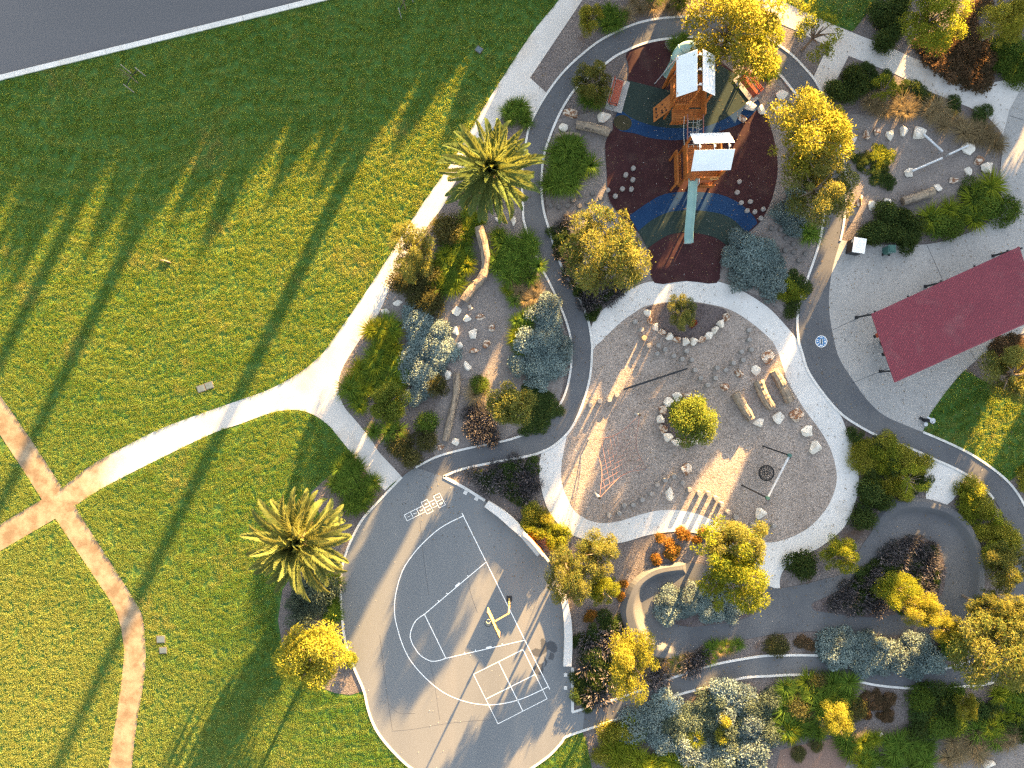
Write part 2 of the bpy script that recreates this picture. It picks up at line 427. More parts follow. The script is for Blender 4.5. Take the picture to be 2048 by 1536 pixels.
def grassmat():
    m, nt, out = newmat('lawn_blade')
    g = nd(nt, 'ShaderNodeNewGeometry'); pos = g.outputs['Position']
    fl = nd(nt, 'ShaderNodeMapping'); fl.inputs['Scale'].default_value = (1, 1, 0); nt.links.new(pos, fl.inputs['Vector'])
    # mowing runs bend across the lawn
    wv = nd(nt, 'ShaderNodeTexNoise'); wv.inputs['Scale'].default_value = 0.05; nt.links.new(fl.outputs[0], wv.inputs['Vector'])
    ad = nd(nt, 'ShaderNodeVectorMath', operation='MULTIPLY_ADD'); ad.inputs[1].default_value = (14, 14, 0)
    nt.links.new(wv.outputs['Color'], ad.inputs[0]); nt.links.new(fl.outputs[0], ad.inputs[2])
    mp = nd(nt, 'ShaderNodeMapping'); mp.inputs['Rotation'].default_value = (0, 0, R(-20)); mp.inputs['Scale'].default_value = (0.13, 1.7, 0.0)
    nt.links.new(ad.outputs[0], mp.inputs['Vector'])
    c = mix(nt, ramp(nt, noise(nt, fl.outputs[0], 0.16, 4), 0.35, 0.68), (0.055, 0.145, 0.032), (0.100, 0.185, 0.038))
    c = mix(nt, ramp(nt, noise(nt, mp.outputs[0], 1.0, 4, 0.65), 0.42, 0.68), c, (0.195, 0.240, 0.066))
    c = mix(nt, ramp(nt, noise(nt, mp.outputs[0], 1.7, 3, 0.6), 0.56, 0.44), c, mix(nt, 0.45, c, (0.028, 0.095, 0.022)))
    c = mix(nt, ramp(nt, noise(nt, fl.outputs[0], 0.20, 6, 0.72), 0.54, 0.72), c, (0.25, 0.225, 0.095))
    # paler yellow painted into the south-west blades, standing in for the sunlight there
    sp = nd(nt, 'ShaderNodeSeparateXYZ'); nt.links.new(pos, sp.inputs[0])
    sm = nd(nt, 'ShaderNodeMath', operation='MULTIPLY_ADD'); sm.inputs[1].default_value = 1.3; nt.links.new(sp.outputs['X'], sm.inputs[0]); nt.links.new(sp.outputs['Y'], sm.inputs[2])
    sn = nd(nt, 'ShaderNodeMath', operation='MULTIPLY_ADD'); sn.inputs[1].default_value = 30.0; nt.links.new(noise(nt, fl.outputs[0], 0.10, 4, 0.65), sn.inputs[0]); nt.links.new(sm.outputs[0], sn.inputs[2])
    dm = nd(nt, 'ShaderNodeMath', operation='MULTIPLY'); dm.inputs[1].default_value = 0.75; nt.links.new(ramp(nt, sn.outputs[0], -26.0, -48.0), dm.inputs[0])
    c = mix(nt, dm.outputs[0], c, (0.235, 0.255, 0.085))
    oi = nd(nt, 'ShaderNodeObjectInfo')
    vr = nd(nt, 'ShaderNodeMapRange'); vr.inputs['To Min'].default_value = 1.12; vr.inputs['To Max'].default_value = 1.48
    nt.links.new(oi.outputs['Random'], vr.inputs['Value'])
    c = mix(nt, 1.0, c, vr.outputs['Result'], 'MULTIPLY')
    d = nd(nt, 'ShaderNodeBsdfDiffuse'); nt.links.new(c, d.inputs['Color'])
    t = nd(nt, 'ShaderNodeBsdfTranslucent'); nt.links.new(mix(nt, 0.5, c, (0.70, 0.62, 0.06)), t.inputs['Color'])
    ms = nd(nt, 'ShaderNodeMixShader'); ms.inputs[0].default_value = 0.5
    nt.links.new(d.outputs[0], ms.inputs[1]); nt.links.new(t.outputs[0], ms.inputs[2])
    nt.links.new(ms.outputs[0], out.inputs['Surface'])
    return m
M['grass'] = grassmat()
# ------------------------------------------------------------------ the ground
def courtmat():
    """court asphalt: laid in lanes, darker damp marks by the seat"""
    m = surf('court_asphalt', (0.135, 0.145, 0.156), (0.160, 0.169, 0.178), 0.22, fine_amt=0.09, fine_scale=20, c3=(0.185, 0.186, 0.187),
             c3_scale=0.15, c3_rng=(0.5, 0.7), bump=0.2, bscale=60, bdist=0.006, rough=0.85, stretch=(R(3), (1.0, 0.25, 1)))
    nt = m.node_tree
    p = [n for n in nt.nodes if n.type == 'BSDF_PRINCIPLED'][0]
    src = p.inputs['Base Color'].links[0].from_socket
    g = nd(nt, 'ShaderNodeNewGeometry')
    nv = nd(nt, 'ShaderNodeTexNoise'); nv.inputs['Scale'].default_value = 1.6; nv.inputs['Detail'].default_value = 3
    nt.links.new(g.outputs['Position'], nv.inputs['Vector'])
    dis = nd(nt, 'ShaderNodeVectorMath', operation='MULTIPLY_ADD'); dis.inputs[1].default_value = (0.9, 0.9, 0)
    nt.links.new(nv.outputs['Color'], dis.inputs[0]); nt.links.new(g.outputs['Position'], dis.inputs[2])
    c = src
    for (px, py, r, sx) in ((1087, 1290, 0.50, 0.45), (1104, 1291, 0.42, 1.0), (1073, 1306, 0.35, 1.2), (1103, 1312, 0.2, 1.0), (1078, 1337, 0.42, 0.8), (1090, 1325, 0.3, 0.3)):
        q = W(px, py)
        s = nd(nt, 'ShaderNodeVectorMath', operation='SUBTRACT'); s.inputs[1].default_value = (q.x + 0.45, q.y + 0.45, 0.05)
        nt.links.new(dis.outputs[0], s.inputs[0])
        mu = nd(nt, 'ShaderNodeVectorMath', operation='MULTIPLY'); mu.inputs[1].default_value = (1 / sx, 1, 0); nt.links.new(s.outputs[0], mu.inputs[0])
        ln = nd(nt, 'ShaderNodeVectorMath', operation='LENGTH'); nt.links.new(mu.outputs[0], ln.inputs[0])
        f = ramp(nt, ln.outputs['Value'], r + 0.05, r)
        c = mix(nt, f, c, (0.068, 0.073, 0.081))
    nt.links.new(c, p.inputs['Base Color'])
    return m
M['court'] = courtmat()

gm = MB(); gm.add([(-400, -400, 0), (400, -400, 0), (400, 400, 0), (-400, 400, 0)], [(0, 1, 2, 3)])
tag(gm.build('ground', M['soil']), kind='structure')

# road with kerb, upper left
def kl(x, off=0.0): return (x, 151.0 - 0.2453 * x + off)
sheet('road', [kl(-2600), kl(2600), (2600, kl(2600)[1] - 260), (-2600, kl(-2600)[1] - 260)], 0.012, M['road'])
edging('kerb', [kl(x, 5.5) for x in range(-700, 1500, 100)], M['edge'], w=0.36, top=0.11, piece=3.4, gap=0.02)

# --- outlines surveyed from the photograph
P1_left = [(1130, -30), (1118, 0), (1060, 72), (977, 200), (948, 249), (905, 322), (831, 429), (738, 575), (660, 687), (640, 712), (600, 745), (540, 778), (480, 800),
           (400, 828), (320, 858), (250, 893), (180, 932), (125, 975)]
P3_low = [(151, 1011), (207, 975), (312, 921), (420, 869), (483, 847), (548, 824), (596, 820), (632, 832), (660, 853)]
C_left = [(151, 1011), (171, 1046), (207, 1102), (244, 1160), (266, 1195), (281, 1222), (288, 1250), (292, 1307), (290, 1344), (283, 1395), (273, 1454), (264, 1536), (258, 1640)]
D_right = [(111, 1037), (151, 1097), (195, 1163), (227, 1212), (240, 1248), (248, 1298), (245, 1344), (237, 1405), (227, 1471), (217, 1536), (208, 1640)]
gardenL = [(1092, 185), (1060, 251), (1040, 215), (1026, 205), (1002, 237), (950, 312), (907, 371), (887, 412), (858, 449), (804, 527), (782, 570), (758, 626), (738, 653), (704, 704),
           (683, 742), (677, 780), (689, 814), (709, 838), (741, 877), (758, 904), (787, 935), (804, 954)]
sP1, sP3, sCl, sDr = curve(P1_left, 4), curve(P3_low, 4), curve(C_left, 4), curve(D_right, 4)
stub_left = [(660, 853), (699, 901), (724, 932), (743, 959), (770, 981)]
gravel_path = (sP1 + [(61, 877), (0, 789), (-120, 605)] + [(-120, 680), (0, 869), (44, 936), (84, 999), (0, 1049), (-120, 1121)] + [(-120, 1176), (0, 1102)] + sDr +
               sCl[::-1] + sP3[1:] + stub_left[1:] + [(786, 966)] + curve(gardenL, 3)[::-1] + [(1060, 156), (1165, 0), (1185, -30)])
sheet('gravel_path', gravel_path, 0.020, M['path'])

bedC = [(699, 903), (724, 932), (743, 959), (770, 981), (786, 970), (753, 1007), (726, 1037), (707, 1071), (692, 1107), (683, 1144), (682, 1193), (685, 1242), (692, 1288), (709, 1337), (728, 1382),
        (700, 1390), (670, 1386), (634, 1372), (590, 1345), (566, 1300), (556, 1240), (565, 1180), (590, 1140), (630, 1085), (640, 1030), (622, 985), (640, 968), (670, 941)]
sheet('garden_bed', bedC, 0.010, M['mulch'])
garden = [(1185, -60), (1165, 0), (1060, 156)] + curve(gardenL, 3)[2:] + [(753, 1007), (900, 1100), (1100, 1200), (1144, 1424), (1140, 1470), (1165, 1464), (1175, 1495), (1184, 1536), (1190, 1640), (2600, 1640), (2600, -300), (1185, -300)]
sheet('planting_bed', garden, 0.010, M['mulch'])
# gravelly floors inside the gardens
sheet('gravel_floor', [(782, 572), (758, 628), (820, 660), (905, 740), (880, 800), (850, 860), (870, 912), (1000, 885), (1120, 800), (1140, 690), (1098, 570), (1060, 480), (1046, 415), (960, 430), (900, 560)], 0.016, M['gravel_bed'])
sheet('gravel_floor', [(1114, 239), (1225, 215), (1225, 330), (1213, 400), (1290, 500), (1310, 560), (1180, 642), (1097, 455), (1086, 350)], 0.016, M['gravel_bed'])
sheet('gravel_floor', [(1690, 225), (1740, 232), (1800, 222), (1870, 240), (1940, 262), (1990, 300), (2000, 375), (1960, 380), (1900, 392), (1850, 425), (1780, 440), (1700, 445), (1685, 400), (1682, 300)], 0.016, M['gravel_bed'])
sheet('gravel_floor', [(1490, 130), (1560, 160), (1625, 245), (1648, 430), (1600, 610), (1575, 640), (1540, 600), (1430, 560), (1520, 440), (1555, 330)], 0.016, M['gravel_bed'])
sheet('stony_floor', [(1690, 1536), (1720, 1480), (1850, 1490), (1950, 1460), (2100, 1420), (2100, 1640), (1690, 1640)], 0.018, M['gravel_bed'])
M['red_earth'] = surf('red_earth', (0.22, 0.14, 0.105), (0.18, 0.12, 0.10), 0.8, fine_amt=0.3, fine_scale=14, bump=0.6)
sheet('earth_floor', [(1560, 1500), (1600, 1490), (1700, 1470), (1720, 1500), (1715, 1600), (1540, 1600)], 0.016, M['red_earth'])

# white path, upper right
P5_top = [(1500, -40), (1560, 0), (1609, 24), (1670, 51), (1719, 71), (1768, 90), (1829, 117), (1914, 151), (1939, 161), (1975, 167), (2012, 160), (2060, 150), (2300, 90)]
path5 = P5_top + [(2300, 200), (2060, 260), (2010, 280), (1999, 261), (1978, 237), (1939, 215), (1865, 186), (1792, 149), (1697, 112), (1680, 146), (1653, 200), (1640, 185), (1626, 156), (1655, 93), (1592, 61), (1540, 40), (1470, 0), (1430, -40)]
sheet('gravel_path', path5, 0.022, M['path'])
lawn_tr = [(1560, 0), (1609, 24), (1670, 51), (1705, 63), (1735, 25), (1760, -10), (1790, -60), (1540, -60)]
lawn_E = [(1845, 864), (1858, 831), (1890, 785), (1926, 743), (1934, 743), (1960, 758), (1992, 775), (2060, 800), (2140, 830), (2140, 960), (2052, 935), (2019, 962), (1987, 939), (1939, 907), (1890, 883)]
lawn_F = [(1063, 1536), (1099, 1510), (1124, 1483), (1138, 1472), (1165, 1464), (1175, 1495), (1183, 1536), (1190, 1640), (950, 1640)]
for q in (lawn_tr, lawn_E): sheet('lawn_patch', q, 0.018, M['soil'])

# asphalt path round the playground
ring_outer = [(831, 935), (867, 916), (904, 904), (965, 890), (1026, 877), (1080, 853), (1112, 821), (1131, 785), (1141, 741), (1143, 697), (1138, 662), (1124, 621), (1099, 566), (1080, 530),
              (1063, 488), (1048, 444), (1046, 415), (1044, 350), (1052, 285), (1060, 251), (1084, 203), (1121, 151), (1163, 110), (1206, 78), (1263, 51), (1316, 38), (1387, 33), (1440, 36), (1490, 48),
              (1553, 88), (1585, 112), (1609, 137), (1629, 161), (1650, 200), (1668, 245), (1682, 300), (1691, 360), (1688, 438), (1680, 482)]
ring_right = [(1680, 482), (1665, 535), (1658, 584), (1658, 621), (1664, 662), (1677, 714), (1704, 758), (1734, 800), (1768, 831), (1817, 853), (1845, 864), (1890, 883), (1939, 907), (1987, 939), (2024, 973), (2052, 1020), (2075, 1090), (2080, 1180), (2060, 1270), (2025, 1335), (1987, 1364)]
ring_inner_r = [(1565, 156), (1585, 181), (1604, 205), (1626, 242), (1642, 300), (1650, 360), (1646, 438), (1638, 486), (1624, 530), (1609, 572), (1597, 609), (1594, 645), (1597, 682), (1604, 706),
                (1616, 743), (1646, 787), (1680, 826), (1719, 853), (1768, 878), (1817, 895), (1865, 917), (1914, 939), (1955, 965), (1995, 1010), (2018, 1070), (2022, 1150), (2010, 1220), (1985, 1275), (1939, 1322)]
ring_inner_l = [(887, 953), (924, 938), (1000, 922), (1060, 911), (1082, 904), (1109, 890), (1143, 856), (1167, 802), (1180, 753), (1184, 704), (1183, 682), (1177, 643), (1163, 606), (1138, 562), (1116, 516),
                (1097, 455), (1087, 420), (1083, 375), (1086, 322), (1097, 281), (1114, 239), (1133, 203), (1158, 171), (1221, 120), (1246, 105), (1289, 87), (1336, 78), (1400, 75), (1460, 87), (1520, 116), (1565, 156)]
low_lower = [(1063, 1536), (1099, 1510), (1124, 1483), (1136, 1471), (1216, 1444), (1292, 1417), (1353, 1390), (1426, 1371), (1487, 1355), (1548, 1351), (1597, 1349), (1646, 1351), (1694, 1357), (1743, 1368), (1792, 1374), (1841, 1376), (1914, 1373), (1963, 1369), (1987, 1364)]
low_upper = [(1144, 1424), (1182, 1412), (1231, 1398), (1304, 1371), (1341, 1356), (1377, 1344), (1426, 1329), (1482, 1318), (1531, 1311), (1572, 1310), (1646, 1311), (1720, 1322), (1800, 1334), (1850, 1338), (1890, 1336), (1939, 1322)]
so, sr, sir, sil = curve(ring_outer, 4), curve(ring_right, 4), curve(ring_inner_r, 4), curve(ring_inner_l, 4)
slu = curve(low_upper, 4); sll = curve(low_lower[3:], 4)
ring = so + sr[1:] + sll[::-1][1:] + [(1120, 1460)] + slu + sir[::-1][1:] + sil[::-1][1:] + [(850, 960)]
sheet('asphalt_path', ring, 0.040, M['asphalt'])
court_left = [(831, 935), (804, 954), (753, 1007), (726, 1037), (707, 1071), (692, 1107), (683, 1144), (682, 1193), (685, 1242), (692, 1288), (709, 1337), (728, 1381), (736, 1417), (750, 1454), (772, 1486), (806, 1522), (832, 1542), (880, 1570), (950, 1580), (1010, 1566), (1063, 1536)]
court_seat = [(887, 953), (930, 976), (972, 1002), (1010, 1028), (1046, 1062), (1085, 1108), (1110, 1150), (1126, 1190), (1140, 1235), (1145, 1290), (1144, 1333)]
scl = curve(court_left, 4); scs = curve(court_seat, 4)
court = scl + [(1099, 1510), (1124, 1483), (1136, 1471), (1165, 1461), (1170, 1416), (1144, 1424)] + scs[::-1]
sheet('court', court, 0.045, M['court'])

# bike track
track = curve([(1365, 1126), (1316, 1134), (1287, 1149), (1265, 1171), (1253, 1195), (1249, 1220), (1255, 1249), (1268, 1276), (1287, 1295), (1311, 1310), (1341, 1317), (1365, 1315), (1385, 1303), (1407, 1288), (1441, 1281),
               (1487, 1278), (1548, 1268), (1621, 1262), (1670, 1265), (1743, 1271), (1792, 1269), (1841, 1273), (1870, 1284), (1902, 1281), (1929, 1256), (1948, 1220), (1961, 1181), (1963, 1146), (1961, 1102), (1948, 1068),
               (1929, 1041), (1902, 1020), (1877, 1010), (1841, 1002), (1817, 1001), (1780, 1010), (1755, 1030), (1743, 1063), (1724, 1090), (1704, 1129), (1680, 1149), (1646, 1158), (1609, 1168), (1560, 1176), (1538, 1172), (1480, 1150), (1420, 1130)], 4, True)
sheet('bike_track', track, 0.036, M['asphalt'])
isl1 = curve([(1314, 1207), (1329, 1193), (1353, 1187), (1397, 1188), (1450, 1186), (1500, 1196), (1515, 1222), (1475, 1240), (1426, 1249), (1377, 1253), (1341, 1244), (1319, 1227)], 4, True)
isl2 = curve([(1624, 1207), (1629, 1220), (1658, 1225), (1731, 1234), (1780, 1230), (1835, 1222), (1878, 1195), (1890, 1159), (1887, 1122), (1873, 1093), (1848, 1076), (1821, 1070), (1792, 1083), (1763, 1112), (1731, 1146), (1694, 1171), (1653, 1193)], 4, True)
for q in (isl1, isl2): sheet('planting_island', q, 0.052, M['mulch_dark'])

def berm(crease, outer, h):
    """banked outer edge of a bend"""
    n = 48
    a = resample(curve(crease, 6), n); b = resample(curve(outer, 6), n)
    vs = []; fs = []
    for i in range(n):
        t = i / (n - 1); k = max(0.0, math.sin(math.pi * t)) ** 0.45 * h
        A, B = W2(a[i]), W2(b[i]); D = B - A
        prof = [(0.0, 0.0), (0.06, 0.06), (0.5, 0.93), (0.58, 1.0), (0.66, 1.0), (0.99, 0.96), (1.04, 0.85), (1.30, 0.0)]
        for u, z in prof: p = A + D * u; vs.append((p.x, p.y, 0.038 + z * k))
    m = len(prof)
    for i in range(n - 1):
        for j in range(m - 1):
            fs.append((i * m + j, i * m + j + 1, (i + 1) * m + j + 1, (i + 1) * m + j))
    q = MB(); q.add(vs, fs)
    return tag(q.build('track_bank', M['asphalt']), kind='structure')
berm([(1372, 1149), (1336, 1151), (1304, 1161), (1287, 1180), (1283, 1207), (1290, 1235), (1302, 1259), (1322, 1281), (1360, 1297)],
     [(1372, 1128), (1316, 1135), (1287, 1149), (1265, 1171), (1250, 1213), (1255, 1249), (1272, 1281), (1311, 1309), (1360, 1314)], 0.48)
berm([(1757, 1068), (1782, 1041), (1812, 1028), (1853, 1027), (1890, 1038), (1914, 1061), (1934, 1093), (1941, 1137), (1938, 1180), (1925, 1215)],
     [(1745, 1055), (1780, 1011), (1817, 1002), (1853, 1004), (1902, 1020), (1931, 1045), (1955, 1090), (1962, 1140), (1960, 1181), (1945, 1222)], 0.30)

# play pit: gravel inside a pale concrete path
W_outer = [(1183, 690), (1181, 660), (1197, 628), (1245, 589), (1280, 569), (1328, 558), (1372, 556), (1426, 561), (1475, 577), (1524, 606), (1548, 626), (1572, 652), (1594, 680), (1604, 706)]
W_right = [(1604, 706), (1616, 743), (1646, 787), (1679, 828), (1694, 863), (1709, 900), (1716, 936), (1716, 973), (1709, 1008), (1688, 1054), (1646, 1090), (1609, 1110), (1572, 1134), (1560, 1156), (1560, 1178)]
W_low = [(1536, 1176), (1515, 1142), (1480, 1110), (1440, 1085), (1400, 1068), (1360, 1063), (1328, 1065), (1292, 1071), (1248, 1084), (1206, 1087), (1158, 1075), (1133, 1063), (1109, 1039), (1092, 1010), (1082, 973), (1078, 936), (1083, 905)]
conc = curve(W_outer, 4) + curve(W_right, 4)[1:] + curve(W_low, 4) + [(1109, 890), (1150, 845), (1180, 760)]
sheet('concrete_path', conc, 0.030, M['concrete'])
sheet('concrete_path', [(1836, 906), (1865, 917), (1914, 940), (1932, 952), (1922, 975), (1905, 1000), (1885, 1016), (1852, 1006), (1850, 960)], 0.030, M['concrete'])
pit = curve([(1184, 706), (1206, 679), (1241, 645), (1268, 626), (1289, 613), (1328, 605), (1372, 602), (1426, 610), (1463, 621), (1499, 643), (1536, 674), (1551, 694), (1563, 726), (1575, 761), (1592, 792), (1614, 826), (1638, 858),
             (1658, 892), (1670, 929), (1673, 961), (1665, 992), (1651, 1019), (1621, 1052), (1585, 1073), (1548, 1084), (1520, 1082), (1480, 1066), (1426, 1040), (1390, 1026), (1353, 1020), (1316, 1021), (1280, 1029), (1243, 1041),
             (1206, 1046), (1175, 1039), (1150, 1022), (1136, 998), (1126, 973), (1122, 944), (1128, 900), (1138, 862), (1160, 830), (1175, 780)], 4, True)
sheet('play_pit', pit, 0.034, M['pit_gravel'])

# soft fall rubber
rubber = curve([(1253, 107), (1289, 88), (1336, 80), (1400, 90), (1448, 130), (1475, 151), (1509, 190), (1521, 210), (1534, 234), (1550, 290), (1555, 340), (1548, 381), (1538, 411), (1519, 445), (1487, 472), (1455, 496), (1441, 530), (1433, 566),
                (1372, 562), (1309, 566), (1299, 516), (1290, 480), (1250, 440), (1226, 413), (1216, 389), (1213, 340), (1210, 293), (1216, 273), (1226, 259), (1226, 244), (1238, 220), (1255, 161), (1257, 132)], 3, True)
sheet('rubber_surface', rubber, 0.048, M['maroon'])
g_low = [(1241, 220), (1268, 239), (1316, 254), (1375, 257), (1409, 254), (1451, 237), (1487, 212), (1509, 190)]
b_low = [(1226, 246), (1240, 262), (1268, 267), (1304, 277), (1353, 281), (1410, 272), (1451, 259), (1487, 244), (1521, 212)]
sheet('rubber_surface', [(1255, 161), (1314, 176), (1360, 186), (1400, 180), (1425, 140), (1440, 131), (1475, 151), (1509, 190)] + curve(g_low, 4)[::-1][1:], 0.052, M['rub_green'])
sheet('rubber_surface', [(1237, 219)] + curve(g_low, 4) + curve(b_low, 4)[::-1], 0.056, M['rub_blue'])
sheet('rubber_surface', [(1245 + 18 * math.cos(a) - 3 * math.sin(a), 246 + 15 * math.sin(a) + 4 * math.cos(a)) for a in np.linspace(0, 2 * math.pi, 28)[:-1]], 0.060, M['rub_olive'])
arc_o = [(1258, 432), (1292, 408), (1328, 389), (1377, 384), (1438, 389), (1480, 408), (1507, 433), (1514, 447)]
arc_m = [(1276, 463), (1304, 440), (1341, 424), (1390, 421), (1441, 428), (1470, 443), (1492, 468)]
arc_i = [(1295, 497), (1316, 482), (1341, 469), (1377, 465), (1426, 474), (1453, 491)]
sheet('rubber_surface', curve(arc_o, 5) + curve(arc_m, 5)[::-1], 0.052, M['rub_blue'])
sheet('rubber_surface', curve(arc_m, 5) + curve(arc_i, 5)[::-1], 0.056, M['rub_green'])
sheet('planting_island', curve([(1330, 84), (1332, 95), (1345, 106), (1365, 110), (1400, 104), (1410, 90), (1380, 77), (1345, 77)], 4, True), 0.058, M['mulch'])

# plaza
plaza = ([(2160, 120), (2046, 171), (2019, 220), (2007, 269), (2000, 340), (2001, 400), (1983, 440), (1939, 465), (1890, 482), (1853, 489), (1792, 491), (1734, 488), (1682, 480)] + curve(ring_right[:11], 4)
         + curve([(1845, 864), (1858, 831), (1890, 785), (1926, 743), (1975, 704), (2022, 680), (2060, 660), (2160, 620), (2400, 560)], 4)[1:] + [(2400, 120)])
sheet('plaza', plaza, 0.042, M['plaza'])
jm = MB()
for a, b in (((1665, 660), (1742, 624)), ((1704, 766), (1775, 737)), ((1853, 490), (1886, 563)), ((2014, 423), (2060, 408)), ((1940, 702), (1952, 722)), ((2019, 232), (2060, 245))):
    A, B = W2(a, 0), W2(b, 0); jm.bar((A.x, A.y, 0.042), (B.x, B.y, 0.042), 0.025, 0.008)
tag(jm.build('plaza_joint', M['dark_steel']), kind='structure')

# concrete edging
i0 = next(i for i, p in enumerate(so) if p[1] < 250); i1 = max(i for i, p in enumerate(so) if p[0] < 1400 and p[1] < 100)
edging('concrete_edging', so[:i0] if False else so, M['edge'], w=0.15)
edging('concrete_edging', sil, M['edge'])
k0 = [i for i, p in enumerate(sir) if p[1] > 1000][0]
edging('concrete_edging', sir[:k0], M['edge'])
edging('concrete_edging', curve([(1845, 864), (1890, 883), (1939, 907), (1987, 939), (2024, 973), (2052, 1020), (2070, 1090)], 4), M['edge'])
edging('concrete_edging', curve(court_left[1:], 4), M['edge'])
edging('concrete_edging', curve([(887, 953), (930, 976), (970, 1001)], 4), M['edge'], w=0.2)
edging('concrete_edging', [(1145, 1334), (1145, 1424)], M['edge'], w=0.2)
edging('concrete_edging', slu, M['edge'])
edging('concrete_edging', curve(low_lower, 4), M['edge'])

# ------------------------------------------------------------------ court markings (flat paint)
def line(mb, pts, w=0.055, z=0.0535):
    P = [W2(p) for p in pts]
    vs = []
    for i, p in enumerate(P):
        d = (P[min(i + 1, len(P) - 1)] - P[max(i - 1, 0)]).normalized(); n = Vector((-d.y, d.x, 0)) * w / 2
        vs += [(p.x + n.x, p.y + n.y, z), (p.x - n.x, p.y - n.y, z)]
    mb.add(vs, [(2 * i, 2 * i + 1, 2 * i + 3, 2 * i + 2) for i in range(len(P) - 1)])
def marking(name, sets):
    m = MB()
    for i, (pts, w) in enumerate(sets): line(m, pts, w, 0.0500 + 0.0006 * i)
    return tag(m.build(name, M['paint']), kind='structure')
lw = 0.062
arc3 = curve([(926, 1032), (897, 1046), (875, 1060), (851, 1081), (829, 1105), (809, 1134), (797, 1165), (790, 1200), (790, 1232), (797, 1263), (807, 1293), (821, 1320), (845, 1349), (875, 1376), (904, 1393), (941, 1405), (977, 1409), (1014, 1405), (1051, 1394), (1096, 1373)], 6)
kt = curve([(849, 1228), (831, 1242), (821, 1266), (823, 1282), (829, 1294), (841, 1310), (860, 1321), (876, 1321), (892, 1316)], 6)
ticks = []
for a, b, qs in (((849, 1228), (972, 1124), (0.24, 0.38, 0.55, 0.72)), ((892, 1316), (1049, 1280), (0.24, 0.38, 0.55, 0.72))):
    dx, dy = b[0] - a[0], b[1] - a[1]; L = math.hypot(dx, dy); nx, ny = dy / L, -dx / L
    if ny > 0 and a[1] < 1300: nx, ny = -nx, -ny
    if a[1] > 1300: nx, ny = (-nx, -ny) if ny > 0 else (nx, ny)
    for q in qs:
        c = (a[0] + dx * q, a[1] + dy * q)
        if q == 0.55: ticks.append(([(c[0] - dx / L * 5.5 + nx * 2, c[1] - dy / L * 5.5 + ny * 2), (c[0] + dx / L * 5.5 + nx * 2, c[1] + dy / L * 5.5 + ny * 2)], 0.15))
        else: ticks.append(([c, (c[0] + nx * 4, c[1] + ny * 4)], 0.06))
marking('basketball_lines', [([(924, 1026), (991, 1161), (1049, 1279), (1099.5, 1378)], lw), (arc3, lw), (kt, lw), ([(849, 1228), (892, 1316)], lw), ([(849, 1228), (929, 1160), (972, 1124)], lw), ([(892, 1316), (1049, 1280)], lw)] + ticks)
marking('four_square_lines', [([(1046, 1298.5), (947, 1348), (996, 1447), (1094, 1397), (1046, 1298.5)], lw), ([(997, 1323), (1046, 1422)], lw), ([(972, 1397.5), (1069, 1349)], lw)])
e1 = np.array([12.3, -6.2]); e2 = np.array([5.95, 11.7]); o0 = np.array([800 + 110 / 12.8, 970 + 765 / 12.8])
hop = []; centres = []
def cell(i, j):
    a = o0 + e1 * i + e2 * j
    hop.append(([tuple(a), tuple(a + e1), tuple(a + e1 + e2), tuple(a + e2), tuple(a)], 0.05)); centres.append(a + (e1 + e2) / 2)
for ij in ((0, 0), (1, 0), (2, 0), (3, -0.55), (3, 0.45), (4, 0), (5, -0.55), (5, 0.45)): cell(*ij)
def dark_line(name, sets):
    m = MB()
    for i, (pts, w) in enumerate(sets): line(m, curve(pts, 5), w, 0.0470 + 0.0004 * i)
    return tag(m.build(name, M['crack']), kind='structure')
M['crack'] = surf('filled_crack', (0.075, 0.078, 0.082), (0.11, 0.11, 0.115), 3.0, bump=0)
dark_line('court_crack', [([(757, 1403), (775, 1405), (797, 1425), (831, 1426)], 0.022), ([(784, 1462), (831, 1457), (890, 1447), (948, 1441), (1003, 1438)], 0.02), ([(880, 1440), (874, 1400), (868, 1360), (860, 1325)], 0.018),
    ([(760, 1270), (768, 1340), (776, 1400), (785, 1460)], 0.03), ([(840, 1040), (848, 1120), (858, 1190)], 0.025), ([(935, 1140), (940, 1180), (955, 1225)], 0.02)])
hs_o = marking('hopscotch_lines', hop)
for k, c in enumerate(centres):
    cu = bpy.data.curves.new('digit', 'FONT'); cu.body = str(k + 1); cu.size = 0.34; cu.align_x = 'CENTER'; cu.align_y = 'CENTER'
    tmp = bpy.data.objects.new('digit_tmp', cu); col.objects.link(tmp)
    dg = bpy.context.evaluated_depsgraph_get()
    me = bpy.data.meshes.new_from_object(tmp.evaluated_get(dg)); bpy.data.objects.remove(tmp)
    me.materials.clear(); me.materials.append(M['paint'])
    p = W2(c)
    d = obj('digit', me, hs_o, (p.x, p.y, 0.0545), math.atan2(-e2[1], e2[0]))

# ------------------------------------------------------------------ mown lawn
lawn_A = sP1 + [(61, 877), (0, 789), (-120, 605), (-120, 196), (-60, 180)] + [kl(x, 11.5) for x in range(-40, 760, 40)] + [(780, -40)]
lawn_B = [(-120, 690), (0, 871), (44, 937), (83, 998), (0, 1047), (-120, 1119)]
lawn_D = [(-120, 1178), (0, 1104), (110, 1039)] + sDr + [(-120, 1640)]
lawn_C = sP3 + [(692, 892), (697, 904), (670, 941), (640, 968), (618, 985), (636, 1030), (626, 1085), (586, 1140), (560, 1180), (551, 1240), (561, 1300), (586, 1348), (634, 1376), (670, 1390), (700, 1394), (729, 1386)] + curve(court_left[12:], 4) + [(1000, 1640), (258, 1640)] + sCl[::-1]
rs = np.random.RandomState(3)
bb = np.stack([rs.uniform(-120, 2140, 230000), rs.uniform(-90, 1620, 230000)], 1)
keep = np.zeros(len(bb), bool)
for q in (lawn_A, lawn_B, lawn_C, lawn_D, lawn_E, lawn_F, lawn_tr): keep |= inside(bb, q)
bb = bb[keep]
